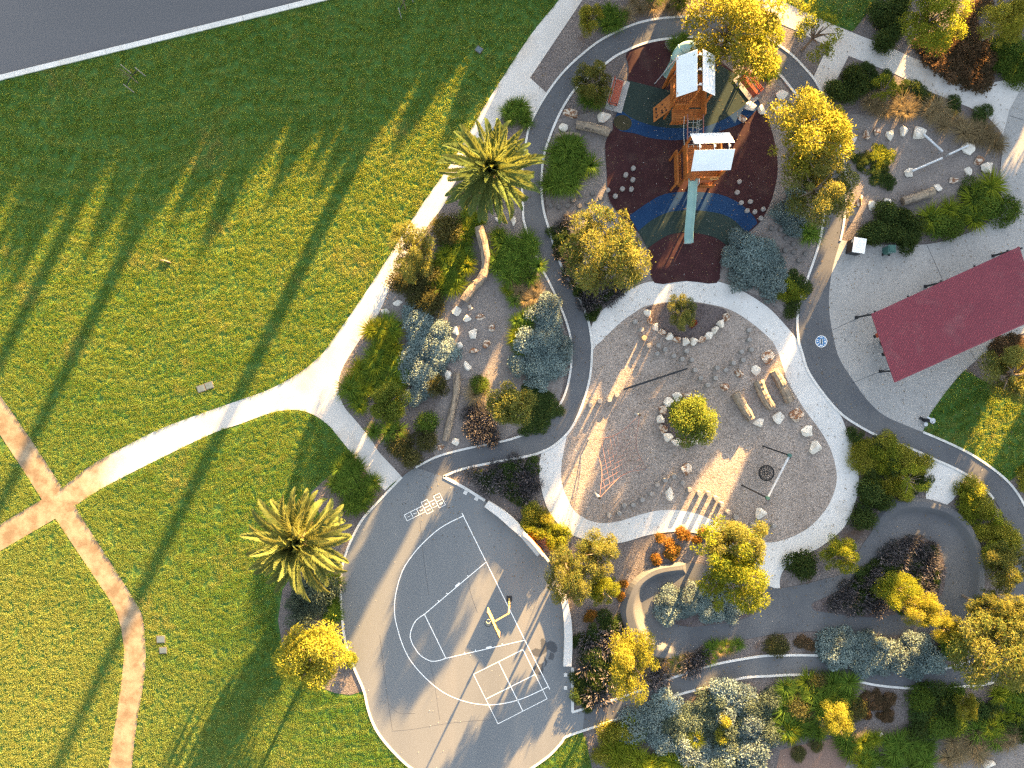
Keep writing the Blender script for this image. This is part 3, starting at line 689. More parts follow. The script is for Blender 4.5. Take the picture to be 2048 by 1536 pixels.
pts = np.zeros((len(bb), 3), np.float32); k = 1 / 28.0
pts[:, 0] = (bb[:, 0] - 1024) * k; pts[:, 1] = (768 - bb[:, 1]) * k; pts[:, 2] = 0.004
pts[inside(bb, lawn_E) | inside(bb, lawn_tr), 2] = 0.02
gme = bpy.data.meshes.new('lawn_grass'); gme.vertices.add(len(pts)); gme.vertices.foreach_set('co', pts.ravel()); gme.update()
tufts = bpy.data.collections.new('grass_tufts')
for s in range(4):
    r = np.random.RandomState(20 + s); n = 20
    c = np.c_[r.uniform(-0.13, 0.13, (n, 2)), np.zeros(n)]
    an = r.uniform(0, 2 * np.pi, n); ln = r.uniform(0.25, 0.9, n); hh = r.uniform(0.045, 0.085, n); w = r.uniform(0.006, 0.011, n)
    d = np.c_[np.cos(an), np.sin(an), np.zeros(n)]; sd = np.c_[-np.sin(an), np.cos(an), np.zeros(n)]
    tip = c + d * (hh * ln)[:, None]; tip[:, 2] = hh
    v = np.stack([c - sd * w[:, None] * 0.6, c + sd * w[:, None] * 0.6, tip + sd * w[:, None], tip - sd * w[:, None]], 1).reshape(-1, 3)
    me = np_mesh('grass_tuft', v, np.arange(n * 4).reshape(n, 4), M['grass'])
    tufts.objects.link(bpy.data.objects.new('grass_tuft', me))
ng = bpy.data.node_groups.new('scatter_grass', 'GeometryNodeTree')
ng.interface.new_socket('Geometry', in_out='INPUT', socket_type='NodeSocketGeometry')
ng.interface.new_socket('Geometry', in_out='OUTPUT', socket_type='NodeSocketGeometry')
gi = ng.nodes.new('NodeGroupInput'); go = ng.nodes.new('NodeGroupOutput')
ci = ng.nodes.new('GeometryNodeCollectionInfo'); ci.inputs['Collection'].default_value = tufts
ci.inputs['Separate Children'].default_value = True; ci.inputs['Reset Children'].default_value = True
ip = ng.nodes.new('GeometryNodeInstanceOnPoints'); ip.inputs['Pick Instance'].default_value = True
rr = ng.nodes.new('FunctionNodeRandomValue'); rr.data_type = 'FLOAT_VECTOR'
rr.inputs[0].default_value = (0, 0, 0); rr.inputs[1].default_value = (0, 0, 6.283)
ng.links.new(gi.outputs[0], ip.inputs['Points']); ng.links.new(ci.outputs[0], ip.inputs['Instance'])
ng.links.new(rr.outputs[0], ip.inputs['Rotation']); ng.links.new(ip.outputs[0], go.inputs[0])
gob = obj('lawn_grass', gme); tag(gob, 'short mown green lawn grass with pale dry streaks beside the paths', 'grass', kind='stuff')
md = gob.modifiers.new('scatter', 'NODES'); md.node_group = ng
# ------------------------------------------------------------------ play towers
def corrugated(mb, a, b, c, d, pitch=0.10, amp=0.016, th=0.012):
    """sheet with ribs running a->d ; a,b along the ridge, d,c along the eave (world vectors)"""
    a, b, c, d = map(Vector, (a, b, c, d)); L = (b - a).length; n = int(L / pitch) * 4
    nor = (b - a).cross(d - a).normalized()
    if nor.z < 0: nor = -nor
    prof = (0.0, 1.0, 1.0, 0.0)
    vs = []
    for i in range(n + 1):
        t = i / n; h = prof[i % 4] * amp
        p, q = a.lerp(b, t), d.lerp(c, t)
        vs += [p + nor * h, q + nor * h, p + nor * (h - th), q + nor * (h - th)]
    fs = []
    for i in range(n):
        k = 4 * i
        fs += [(k, k + 1, k + 5, k + 4), (k + 2, k + 6, k + 7, k + 3), (k, k + 4, k + 6, k + 2), (k + 1, k + 3, k + 7, k + 5)]
    fs += [(0, 2, 3, 1), (4 * n, 4 * n + 1, 4 * n + 3, 4 * n + 2)]
    mb.add(vs, fs)

def planks_quad(parent, a, b, c, d, n, th=0.04, gap=0.012, mat='timber', name='plank'):
    """boards laid side by side across a quad; a->b is the laying direction, a->d the board direction"""
    a, b, c, d = map(Vector, (a, b, c, d)); nor = (b - a).cross(d - a).normalized()
    if nor.z < -0.01: nor = -nor
    for i in range(n):
        g = gap / max((b - a).length, 0.01)
        t0, t1 = i / n + g / 2, (i + 1) / n - g / 2
        q = [a.lerp(b, t0), a.lerp(b, t1), d.lerp(c, t1), d.lerp(c, t0)]
        m = MB(); m.add([p - nor * th for p in q] + q, [(3, 2, 1, 0), (4, 5, 6, 7), (0, 1, 5, 4), (1, 2, 6, 5), (2, 3, 7, 6), (3, 0, 4, 7)])
        m.build(name, M[mat], parent)

def part(parent, name, mat, fn, smooth=False):
    m = MB(); fn(m); return m.build(name, M[mat], parent, smooth)

# -- tower with tube slide and climbing ramp (world metres)
tA = tag(empty('play_tower'), 'timber play tower with steep zinc roof, climbing ramp and sea green curved slide', 'play tower')
DK = 2.0
rz0, rz1, ez, ezr = 5.29, 5.29, 4.20, 4.43
Y0, Y1 = 18.73, 21.35
part(tA, 'roof_panel', 'roof_white', lambda m: corrugated(m, (11.81, Y0, 5.29), (11.81, Y1, 5.29), (10.74, Y1, 4.20), (10.74, Y0, 4.20)))
part(tA, 'roof_panel', 'roof_white', lambda m: corrugated(m, (12.16, Y0, 5.29), (12.16, Y1, 5.29), (13.19, Y1, 4.43), (13.19, Y0, 4.43)))
for y in (Y0 + 0.35, (Y0 + Y1) / 2, Y1 - 0.35):
    part(tA, 'roof_bracket', 'steel', lambda m: (m.bar((11.55, y, 4.98), (12.0, y, 5.34), 0.06, 0.05), m.bar((12.42, y, 4.98), (11.97, y, 5.34), 0.06, 0.05), m.box((11.985, y, 5.36), (0.14, 0.14, 0.05))))
dkp = [W(1341, 218, DK), W(1341, 182, DK), W(1347, 118, DK), W(1404, 118, DK), W(1409, 192, DK), W(1400, 217, DK)]
xl, xr, yl, yu = 10.85, 13.05, 18.95, 21.2
posts = [(xl, yl), (xr, yl), (xl, yu), (xr, yu), (11.98, yl - 0.05), (11.98, yu)]
for i, (x, y) in enumerate(posts):
    part(tA, 'post', 'timber', lambda m: m.box((x, y, 2.15 if i < 4 else 2.6), (0.13, 0.13, 4.3 if i < 4 else 5.2)))
planks_quad(tA, (xl, yl, DK), (xr, yl, DK), (xr, yu, DK), (xl, yu, DK), 16)
# lower landing towards the bridge
la, lb, lc, ld = W(1341, 219, DK), W(1400, 218, DK), W(1409, 190, DK), W(1341, 186, DK)
planks_quad(tA, (10.95, 18.85, DK), (10.95, 18.05, DK), (13.0, 18.1, DK), (13.0, 18.85, DK), 6)
# rails
def rail_panel(parent, p, q, z0, h, n=None, mat='timber'):
    p, q = Vector((p[0], p[1], 0)), Vector((q[0], q[1], 0)); L = (q - p).length
    n = n or max(2, int(L / 0.16))
    for i in range(n):
        a = p.lerp(q, (i + 0.08) / n); b = p.lerp(q, (i + 0.92) / n)
        m = MB(); m.bar((a.x, a.y, z0 + h / 2), (b.x, b.y, z0 + h / 2), 0.035, h); m.build('plank', M[mat], parent)
    m = MB(); m.bar((p.x, p.y, z0 + h + 0.025), (q.x, q.y, z0 + h + 0.025), 0.09, 0.05); m.build('top_rail', M[mat], parent)
rail_panel(tA, (10.95, 18.05), (12.05, 18.08), DK - 0.75, 0.7)
rail_panel(tA, (13.02, 18.15), (13.02, 21.1), DK, 0.9)
rail_panel(tA, (10.88, 19.3), (10.88, 20.2), DK, 0.9)
rail_panel(tA, (11.0, 18.84), (12.1, 18.86), DK, 0.75)
# climbing ramp
ra, rb, rc_, rd_ = W(1306, 216, 0.75), W(1307, 245, 0.75), W(1341, 219, DK), W(1340, 188, DK)
planks_quad(tA, ra, rb, rc_, rd_, 7, name='ramp_plank')
part(tA, 'ramp_joist', 'timber', lambda m: (m.bar(ra + Vector((0.05, -0.1, -0.1)), rd_ + Vector((0, -0.1, -0.12)), 0.07, 0.12), m.bar(rb + Vector((0.05, 0.1, -0.1)), rc_ + Vector((0, 0.1, -0.12)), 0.07, 0.12)))
for p in (W(1312, 222, 0), W(1312, 240, 0), W(1329, 225, 0), W(1329, 207, 0)):
    part(tA, 'ramp_leg', 'timber', lambda m: m.box((p.x, p.y, 0.45), (0.1, 0.1, 0.8)))
hr = random.Random(4)
for k in range(14):
    u, v = hr.uniform(0.1, 0.9), hr.uniform(0.1, 0.9)
    p = ra.lerp(rb, u).lerp(rd_.lerp(rc_, u), v); part(tA, 'climbing_hold', 'black', lambda m: m.box((p.x, p.y, p.z + 0.03), (0.09, 0.08, 0.06), hr.uniform(0, 3)))
for q in ((1325, 147), (1334, 140), (1345, 150)):
    p = W(q[0], q[1] + 30, 0.0)
    part(tA, 'post', 'timber', lambda m: m.box((p.x, p.y, 1.5), (0.11, 0.11, 3.0)))
rail_panel(tA, (W(1325, 190).x, W(1325, 190).y), (W(1340, 170).x, W(1340, 170).y), 1.3, 0.9)
a, b = W(1309, 168, 0.04), W(1356, 112, 3.2)
part(tA, 'slant_pole', 'steel', lambda m: m.tube([a, b], 0.028, 8))
# curved slide
sp = [W(1392, 103, 2.3), W(1378, 98, 2.2), W(1366, 101, 2.0), W(1357, 110, 1.75), W(1352, 122, 1.4), W(1348, 134, 1.0), W(1341, 147, 0.62), W(1334, 158, 0.38)]
sp3 = [Vector((*p, z)) for p, z in zip(curve([(p.x, p.y) for p in sp], 4), [np.interp(i / 4, range(8), [p.z for p in sp]) for i in range(29)])]
part(tA, 'slide_tube', 'slide', lambda m: m.tube([p + Vector((0, 0, 0.25)) for p in sp3[:16]], 0.42, 14, caps=False), True)
for k in (3, 9, 15):
    part(tA, 'slide_flange', 'slide', lambda m: m.tube([sp3[k] + Vector((0, 0, 0.25)), sp3[k] + Vector((0, 0, 0.25)) + (sp3[k + 1] - sp3[k]).normalized() * 0.06], 0.455, 14), True)
def trough(m, pts, r, th=0.03, k0=0.5, wall=0.28):
    n = 9; vs = []; N = len(pts)
    for i, p in enumerate(pts):
        d = (pts[min(i + 1, N - 1)] - pts[max(i - 1, 0)]); d.z = 0; d.normalize(); s = Vector((-d.y, d.x, 0))
        for j in range(n):
            u = -1 + 2 * j / (n - 1); z = wall * max(0.0, (abs(u) - k0) / (1 - k0)) ** 1.6
            vs.append(p + s * (r * u) + Vector((0, 0, z)))
        for j in range(n):
            u = 1 - 2 * j / (n - 1); z = wall * max(0.0, (abs(u) - k0) / (1 - k0)) ** 1.6
            vs.append(p + s * ((r + th) * u) + Vector((0, 0, z - th - (0.01 if abs(u) < 0.9 else -0.02))))
    K = 2 * n; fs = []
    for i in range(N - 1):
        for j in range(K):
            j2 = (j + 1) % K; fs.append((i * K + j, (i + 1) * K + j, (i + 1) * K + j2, i * K + j2))
    fs += [tuple(range(K)), tuple((N - 1) * K + j for j in reversed(range(K)))]
    m.add(vs, [f[::-1] for f in fs])
part(tA, 'slide_chute', 'slide', lambda m: trough(m, [p.copy() for p in sp3[15:]], 0.40, wall=0.34), True)
part(tA, 'slide_leg', 'steel', lambda m: m.tube([(sp3[20].x, sp3[20].y, 0.03), sp3[20]], 0.04))

# -- tower with the long straight slide
tB = tag(empty('play_tower', (13.0, 15.25, 0), R(1.8)), 'timber play tower with zinc roof and long straight sea green slide', 'play tower')
def LB(x, y, z): return (x - 13.0, y - 15.25, z)
part(tB, 'roof_panel', 'roof_white', lambda m: corrugated(m, LB(11.71, 15.46, 4.99), LB(14.31, 15.46, 4.99), LB(14.31, 16.46, 4.0), LB(11.71, 16.46, 4.0)))
part(tB, 'roof_panel', 'roof_white', lambda m: corrugated(m, LB(11.71, 15.04, 4.99), LB(14.31, 15.04, 4.99), LB(14.31, 14.0, 4.0), LB(11.71, 14.0, 4.0)))
for x in (12.05, 13.0, 13.95):
    part(tB, 'roof_bracket', 'steel', lambda m: (m.bar(LB(x, 14.85, 4.75), LB(x, 15.26, 5.05), 0.06, 0.05), m.bar(LB(x, 15.68, 4.75), LB(x, 15.24, 5.05), 0.06, 0.05), m.box(LB(x, 15.25, 5.07), (0.14, 0.14, 0.05))))
for x, y in ((11.85, 14.15), (14.1, 14.15), (11.85, 16.3), (14.1, 16.3)):
    part(tB, 'post', 'timber', lambda m: m.box(LB(x, y, 2.05), (0.13, 0.13, 4.1)))
planks_quad(tB, LB(11.75, 14.0, 1.9), LB(11.75, 16.4, 1.9), LB(14.15, 16.4, 1.9), LB(14.15, 14.0, 1.9), 17)
rail_panel(tB, LB(11.80, 14.1, 0), LB(11.80, 16.2, 0), 1.9, 0.9)
rail_panel(tB, LB(14.12, 14.2, 0), LB(14.12, 16.2, 0), 1.9, 0.9)
rail_panel(tB, LB(12.75, 14.02, 0), LB(14.05, 14.02, 0), 1.9, 0.55)
rail_panel(tB, LB(12.9, 13.7, 0), LB(14.0, 13.7, 0), 1.0, 0.6)
planks_quad(tB, LB(12.9, 13.72, 1.3), LB(12.9, 14.0, 1.3), LB(14.0, 14.0, 1.3), LB(14.0, 13.72, 1.3), 2)
part(tB, 'shop_wheel', 'yellow', lambda m: m.tube([Vector(LB(13.75, 14.0, 2.2)) + Vector((0.25 * math.cos(a), 0, 0.25 * math.sin(a))) for a in np.linspace(0, 6.283, 17)], 0.035, 6, caps=False))
# outer side screen
rail_panel(tB, LB(11.33, 13.85, 0), LB(11.33, 16.0, 0), 1.1, 0.95)
for y in (13.85, 16.0):
    part(tB, 'post', 'timber', lambda m: m.box(LB(11.27, y, 1.1), (0.11, 0.11, 2.1)))
planks_quad(tB, LB(11.33, 13.9, 1.25), LB(11.33, 15.95, 1.25), LB(11.78, 15.95, 1.25), LB(11.78, 13.9, 1.25), 12)
part(tB, 'grab_rail', 'steel', lambda m: m.tube([LB(12.62, 13.95, 1.9), LB(12.62, 13.9, 2.6), LB(12.62, 13.6, 2.55), LB(12.62, 13.55, 1.95)], 0.025))
part(tB, 'crossbar', 'dark_steel', lambda m: m.tube([LB(14.2, 15.0, 2.3), LB(15.45, 14.75, 0.05)], 0.03))
sl = [(12.35, 14.1, 1.88), (12.35, 13.85, 1.84), (12.35, 12.6, 1.33), (12.33, 11.6, 0.9), (12.32, 10.9, 0.56), (12.33, 10.4, 0.38), (12.34, 10.0, 0.33)]
slp = [Vector(LB(*q)) for q in sl]
part(tB, 'slide_chute', 'slide', lambda m: trough(m, slp, 0.29, wall=0.22, k0=0.62), True)
part(tB, 'slide_foot', 'steel', lambda m: (m.box(LB(12.34, 10.05, 0.17), (0.5, 0.08, 0.26)), m.box(LB(12.33, 11.6, 0.45), (0.07, 0.07, 0.86))))

# -- net bridge between the towers
nb = tag(empty('net_bridge', (12.4, 17.2, 0)), 'rope net bridge with two red handrails joining the two play towers', 'net bridge')
M['rail_red'] = surf('red_rail', (0.22, 0.09, 0.075), (0.26, 0.11, 0.09), 2.0, coords='obj', bump=0, rough=0.5)
for x in (11.85, 12.92):
    part(nb, 'handrail', 'rail_red', lambda m: m.tube([(x - 12.4, 1.0, 2.7), (x - 12.4, -1.0, 2.7)], 0.04))
for k, x in enumerate((11.72, 12.1, 12.45, 12.72, 12.85)):
    part(nb, 'rope', 'rope_pale', lambda m: m.tube([(x - 12.4, 1.0 - 2.0 * t, 2.0 - 0.25 * math.sin(math.pi * t) + (0.4 if k in (0,) else 0)) for t in np.linspace(0, 1, 8)], 0.014, 5))
    bd = MB()
    for t in np.linspace(0.05, 0.95, 12 if k == 0 else 8):
        bd.box((x - 12.4, 1.0 - 2.0 * t, 2.0 - 0.25 * math.sin(math.pi * t) + (0.4 if k == 0 else 0)), (0.05, 0.05, 0.05), 0.7)
    bd.build('bead', M['rope_pale'], nb)
for t in np.linspace(0.12, 0.88, 6):
    part(nb, 'cross_rope', 'rope_pale', lambda m: m.tube([(-0.5, 1 - 2 * t, 2.3), (-0.28, 1 - 2 * t, 2.0 - 0.25 * math.sin(math.pi * t)), (0.3, 1 - 2 * t, 2.0 - 0.25 * math.sin(math.pi * t)), (0.5, 1 - 2 * t, 2.4)], 0.012, 5))

# ------------------------------------------------------------------ benches beside the playground
def bench(c, d, L, label, flip=1, pw=1.25):
    """c: seat centre (world), d: unit vector along the bench; backrest on the +n*flip side"""
    rz = math.atan2(d.y, d.x)
    o = tag(empty('bench', (c.x, c.y, 0.05), rz), label, 'bench')
    part(o, 'concrete_pad', 'plaza', lambda m: m.box((0, -0.12 * flip, 0.02), (L + 0.45, pw, 0.05)))
    for k in range(5):
        part(o, 'seat_slat', 'timber_red', lambda m: m.box((0, (-0.24 + k * 0.11) * flip, 0.45), (L, 0.095, 0.035)))
    for k in range(3):
        part(o, 'back_slat', 'timber_red', lambda m: m.box((0, (0.34 + k * 0.045) * flip, 0.58 + k * 0.125), (L, 0.035, 0.11)))
    for x in (-L / 2 + 0.15, L / 2 - 0.15):
        part(o, 'leg', 'dark_steel', lambda m: (m.box((x, -0.18 * flip, 0.24), (0.05, 0.05, 0.39)), m.box((x, 0.24 * flip, 0.24), (0.05, 0.05, 0.39)), m.box((x, 0.02 * flip, 0.42), (0.05, 0.5, 0.02)), m.bar((x, 0.26 * flip, 0.42), (x, 0.47 * flip, 0.9), 0.05, 0.03)))
    for x in (-L / 2 + 0.04, L / 2 - 0.04):
        part(o, 'armrest', 'dark_steel', lambda m: (m.box((x, 0.0, 0.68), (0.05, 0.5, 0.025)), m.box((x, -0.22 * flip, 0.57), (0.04, 0.03, 0.22))))
    return o
b0, b1 = W(1240, 160, 0.45), W(1226, 211, 0.45)
bench((b0 + b1) / 2, (b1 - b0).normalized(), 1.85, 'red slatted bench on a pale concrete slab beside the olive bush', -1)
b0, b1 = W(1491, 160, 0.45), W(1510, 184, 0.45)
bench((b0 + b1) / 2 + Vector((-0.1, 0.0, 0)), (b1 - b0).normalized(), 1.75, 'red slatted bench half under the golden tree by the blue rubber', 1, 0.62)

# ------------------------------------------------------------------ basketball hoop
hp = tag(empty('basketball_hoop', W(1018.5, 1197)), 'golden basketball post with sunlit backboard and netted ring on the court', 'basketball hoop')
B0 = W(1018.5, 1197)
elb = W(1017.2, 1227, 3.0) - B0
bb0, bb1 = W(976, 1214, 2.85) - B0, W(999.5, 1264, 2.85) - B0
bm_ = (bb0 + bb1) / 2; bd_ = (bb1 - bb0).normalized()
part(hp, 'post', 'yellow', lambda m: (m.tube([(0, 0, 0.03), (0, 0, 1.9)], 0.065, 12), m.tube([(0, 0, 1.9), (elb.x, elb.y, 3.05)], 0.055, 12)))
part(hp, 'base_plate', 'dark_steel', lambda m: m.box((0, 0, 0.055), (0.4, 0.4, 0.02)))
part(hp, 'clamp', 'dark_steel', lambda m: (m.tube([(0, 0, 1.5), (0, 0, 1.62)], 0.095, 12), m.tube([(0, 0, 1.05), (0, 0, 1.12)], 0.09, 12)))
part(hp, 'arm', 'yellow', lambda m: (m.bar((elb.x, elb.y, 3.0), (bm_.x + 0.05, bm_.y, 3.25), 0.065, 0.08),))
nrm = Vector((bd_.y, -bd_.x, 0))
if nrm.x > 0: nrm = -nrm
part(hp, 'backboard', 'yellow', lambda m: m.bar((bb0.x, bb0.y, 3.47), (bb1.x, bb1.y, 3.47), 0.05, 1.15))
part(hp, 'backboard_frame', 'dark_steel', lambda m: (m.bar((bb0.x, bb0.y, 4.06), (bb1.x, bb1.y, 4.06), 0.07, 0.04), m.bar((bb0.x, bb0.y, 2.88), (bb1.x, bb1.y, 2.88), 0.07, 0.04)))
part(hp, 'back_brace', 'dark_steel', lambda m: m.bar((bm_.x - nrm.x * 0.06, bm_.y - nrm.y * 0.06, 3.0), (bm_.x - nrm.x * 0.06 + bd_.x * 0.6, bm_.y - nrm.y * 0.06 + bd_.y * 0.6, 3.4), 0.05, 0.05))
rc = bm_ + nrm * 0.42
rg = part(hp, 'ring', 'dark_steel', lambda m: (m.tube([(rc.x + 0.23 * math.cos(a), rc.y + 0.23 * math.sin(a), 3.05) for a in np.linspace(0, 6.283, 25)], 0.018, 6, caps=False), m.bar((bm_.x, bm_.y, 3.05), (rc.x - nrm.x * 0.22, rc.y - nrm.y * 0.22, 3.05), 0.10, 0.03)))
def netf(m):
    for k in range(12):
        for s in (1, -1):
            m.tube([(rc.x + (0.22 - 0.1 * t) * math.cos(2 * math.pi * k / 12 + s * t * 1.2), rc.y + (0.22 - 0.1 * t) * math.sin(2 * math.pi * k / 12 + s * t * 1.2), 3.04 - 0.42 * t) for t in (0, 0.33, 0.66, 1)], 0.008, 4, caps=False)
mm = MB(); netf(mm); mm.build('net', M['rope_pale'], rg)

# small ground plates by the court
for q in ((931, 985), (953, 997)):
    p = W2(q); o = MB(); o.box((0, 0, 0), (0.27, 0.27, 0.03)); tag(o.build('ground_plate', M['concrete'], loc=(p.x, p.y, 0.062), rz=R(-28)), 'small pale square plate set in the asphalt by the hopscotch end', 'plate', 'plates near the hopscotch')
for q in ((1131, 1349), (1131, 1375)):
    p = W2(q); o = MB(); o.box((0, 0, 0), (0.24, 0.27, 0.03)); tag(o.build('ground_plate', M['concrete'], loc=(p.x, p.y, 0.062)), 'small pale square plate set in the asphalt past the lower seat wall', 'plate', 'plates past the lower seat wall')

# ------------------------------------------------------------------ seat walls and mural wall
def strip_prism(name, front, back, z0, z1, mat, label, cat, parent=None):
    f = curve(front, 5); b = curve(back, 5)
    m = MB(); m.prism([W2(p, z1)[:2] for p in f] + [W2(p, z1)[:2] for p in b][::-1], z0, z1)
    o = m.build(name, mat, parent)
    return tag(o, label, cat) if label else o
Z = lambda pts, s=10.97, ox=950, oy=980: [(ox + x / s, oy + y / s) for x, y in pts]
strip_prism('seat_wall', Z([(205, 370), (500, 590), (760, 820), (960, 990), (1130, 1180), (1365, 1460)]), Z([(300, 245), (560, 410), (800, 590), (1000, 790), (1200, 1060), (1440, 1390)]), 0.04, 0.48, M['concrete'],
            'pale curved concrete seat wall in front of the mural panel', 'seat wall')
strip_prism('seat_wall', [(1112, 1175), (1120, 1195), (1125, 1216), (1128, 1243), (1129, 1283), (1127, 1333)], [(1124, 1170), (1133, 1192), (1138, 1214), (1143, 1242), (1145, 1283), (1143, 1333)], 0.04, 0.48, M['concrete'],
            'pale concrete seat wall under the drooping tree, along the straight court edge', 'seat wall')
mw = tag(empty('mural_wall', W(1064, 1080)), 'low concrete wall with orange and grey mural behind the curved seat', 'wall')
O0 = W(1064, 1080)
fr = [W2(p) - O0 for p in resample(curve(Z([(1055, 890), (1180, 980), (1320, 1140), (1480, 1340), (1600, 1500)]), 5), 9)]
for i in range(8):
    a, b = fr[i], fr[i + 1]
    part(mw, 'wall_section', 'grey_paint', lambda m: m.bar((a.x, a.y, 0.78), (b.x, b.y, 0.78), 0.12, 1.5 if i < 6 else 0.9 - 0.15 * i + 0.6))
    if 1 <= i < 6:
        d = (b - a).normalized(); n = Vector((-d.y, d.x, 0));
        if n.y < 0: n = -n
        z0, z1 = 0.15 + 0.12 * ((i * 2) % 3), 0.95 + 0.1 * (i % 2)
        part(mw, 'mural_panel', 'orange_paint', lambda m: m.bar((a.x + n.x * 0.065, a.y + n.y * 0.065, (z0 + z1) / 2), (b.x + n.x * 0.065, b.y + n.y * 0.065, (z0 + z1) / 2), 0.012, z1 - z0))

# ------------------------------------------------------------------ picnic shelter
ax = Vector((0.9095, 0.4157, 0)); ay = Vector((-0.4157 * 0.82, 0.9095 * 1.03, 0)).normalized()
c0 = Vector((24.07, 4.69, 3.05)); c1 = Vector((25.68, 0.20, 2.92)); c2 = Vector((33.99, 9.22, 3.05)); c3 = Vector((35.55, 4.62, 2.92))
ex = (c2 - c0)
sh = tag(empty('picnic_shelter', (29.8, 4.7, 0)), 'open picnic shelter with red corrugated roof on charcoal posts', 'shelter')
SO = Vector((29.8, 4.7, 0))
part(sh, 'roof', 'roof_red', lambda m: corrugated(m, c0 - SO, c2 - SO, c3 - SO, c1 - SO, pitch=0.105, amp=0.022))
part(sh, 'gutter', 'roof_red', lambda m: (m.bar(c1 - SO + Vector((0.02, -0.05, -0.04)), c3 - SO + Vector((0, -0.05, -0.04)), 0.1, 0.08),))
part(sh, 'fascia', 'roof_red', lambda m: (m.bar(c0 - SO + Vector((0.05, 0, -0.08)), c1 - SO + Vector((0.05, 0, -0.08)), 0.03, 0.1), m.bar(c2 - SO + Vector((-0.05, 0, -0.08)), c3 - SO + Vector((-0.05, 0, -0.08)), 0.03, 0.1)))
for k in range(5):
    t = k / 4 * 0.9 + 0.03
    a, b = c0.lerp(c2, t) + Vector((-0.03, 0.1, -0.12)), c1.lerp(c3, t) + Vector((0.03, 0, -0.12))
    part(sh, 'rafter', 'dark_steel', lambda m: m.bar(a - SO, b - SO, 0.07, 0.14))
for q in ((1712, 635), (1760, 743), (1850, 573), (1900, 680), (1985, 512), (2035, 617)):
    p = W2(q) - SO
    part(sh, 'post', 'dark_steel', lambda m: (m.box((p.x, p.y, 1.42), (0.12, 0.12, 2.8)), m.box((p.x, p.y, 0.055), (0.22, 0.22, 0.02))))

def picnic(c, label):
    rz = math.atan2(ax.y, ax.x)
    o = tag(empty('picnic_table', (c.x, c.y, 0.045), rz), label, 'picnic table')
    for k in range(5): part(o, 'table_slat', 'timber_red', lambda m: m.box((0, -0.3 + k * 0.15, 0.74), (1.9, 0.14, 0.04)))
    for s in (-1, 1):
        for k in range(2): part(o, 'seat_slat', 'timber_red', lambda m: m.box((-0.05, s * (0.62 + k * 0.16), 0.44), (2.0, 0.15, 0.04)))
        part(o, 'frame', 'dark_steel', lambda m: (m.box((s * 0.75, 0, 0.40), (0.06, 1.5, 0.05)), m.box((s * 0.75, 0, 0.2), (0.08, 0.3, 0.4)), m.box((s * 0.75, 0, 0.6), (0.06, 0.6, 0.25))))
        part(o, 'seat_end', 'black', lambda m: m.box((-1.13, s * 0.7, 0.40), (0.12, 0.22, 0.1)))
p = W(1762, 687, 0.7)
picnic(Vector((p.x + 0.83 * ax.x + 0.25, p.y + 0.83 * ax.y, 0)), 'red timber picnic table poking out at the open end of the shelter')
picnic(Vector((p.x + 4.4 * ax.x, p.y + 4.4 * ax.y, 0)), 'red timber picnic table wholly under the shelter roof')

# bins by the hedge
be = tag(empty('bin_enclosure', W(1703, 497)), 'white topped cabinet with dark sides at the plaza corner', 'bin cabinet')
rz = R(-9)
be.rotation_euler = (0, 0, rz)
part(be, 'cabinet', 'dark_steel', lambda m: m.box((0, 0, 0.56), (0.78, 0.95, 1.02)))
part(be, 'lid', 'white', lambda m: m.box((0, 0, 1.10), (0.88, 1.05, 0.05)))
part(be, 'door', 'black', lambda m: m.box((-0.405, 0, 0.52), (0.02, 0.8, 0.85)))
part(be, 'notice', 'white', lambda m: m.box((-0.42, 0.3, 0.85), (0.01, 0.2, 0.14)))
lb_ = tag(empty('litter_bin', W(1770, 503)), 'small green litter bin with flap lid against the clipped hedge', 'bin')
part(lb_, 'body', 'green_panel', lambda m: m.box((0, 0, 0.45), (0.46, 0.48, 0.82)))
part(lb_, 'lid', 'green_panel', lambda m: (m.box((0, 0.02, 0.90), (0.52, 0.54, 0.06)), m.box((0, 0.04, 0.95), (0.34, 0.36, 0.04))))
part(lb_, 'front_lip', 'steel', lambda m: m.box((0, -0.255, 0.8), (0.42, 0.02, 0.04)))
for s in (-1, 1): part(lb_, 'wheel', 'black', lambda m: m.tube([(s * 0.2, -0.25, 0.12), (s * 0.26, -0.25, 0.12)], 0.09, 10))

# drinking fountain
df = tag(empty('drinking_fountain', W(1846, 840)), 'steel drinking fountain with a dark post at the lawn corner of the plaza', 'drinking fountain')
df.rotation_euler = (0, 0, R(-28))
part(df, 'post', 'dark_steel', lambda m: (m.box((0, 0, 0.45), (0.16, 0.22, 0.85)), m.box((-0.22, 0.02, 0.07), (0.22, 0.2, 0.06))))
part(df, 'basin', 'steel', lambda m: (m.tube([(0.1, 0.05, 0.88), (0.1, 0.05, 0.96)], [0.16, 0.2], 14), m.box((-0.05, 0.1, 0.92), (0.6, 0.12, 0.06))))
part(df, 'tap', 'black', lambda m: (m.tube([(0.1, -0.05, 0.96), (0.1, -0.05, 1.06)], 0.03), m.box((0.12, -0.12, 0.9), (0.35, 0.1, 0.1))))
part(df, 'dog_bowl', 'steel', lambda m: m.tube([(0.22, -0.22, 0.10), (0.22, -0.22, 0.2)], [0.12, 0.15], 12))

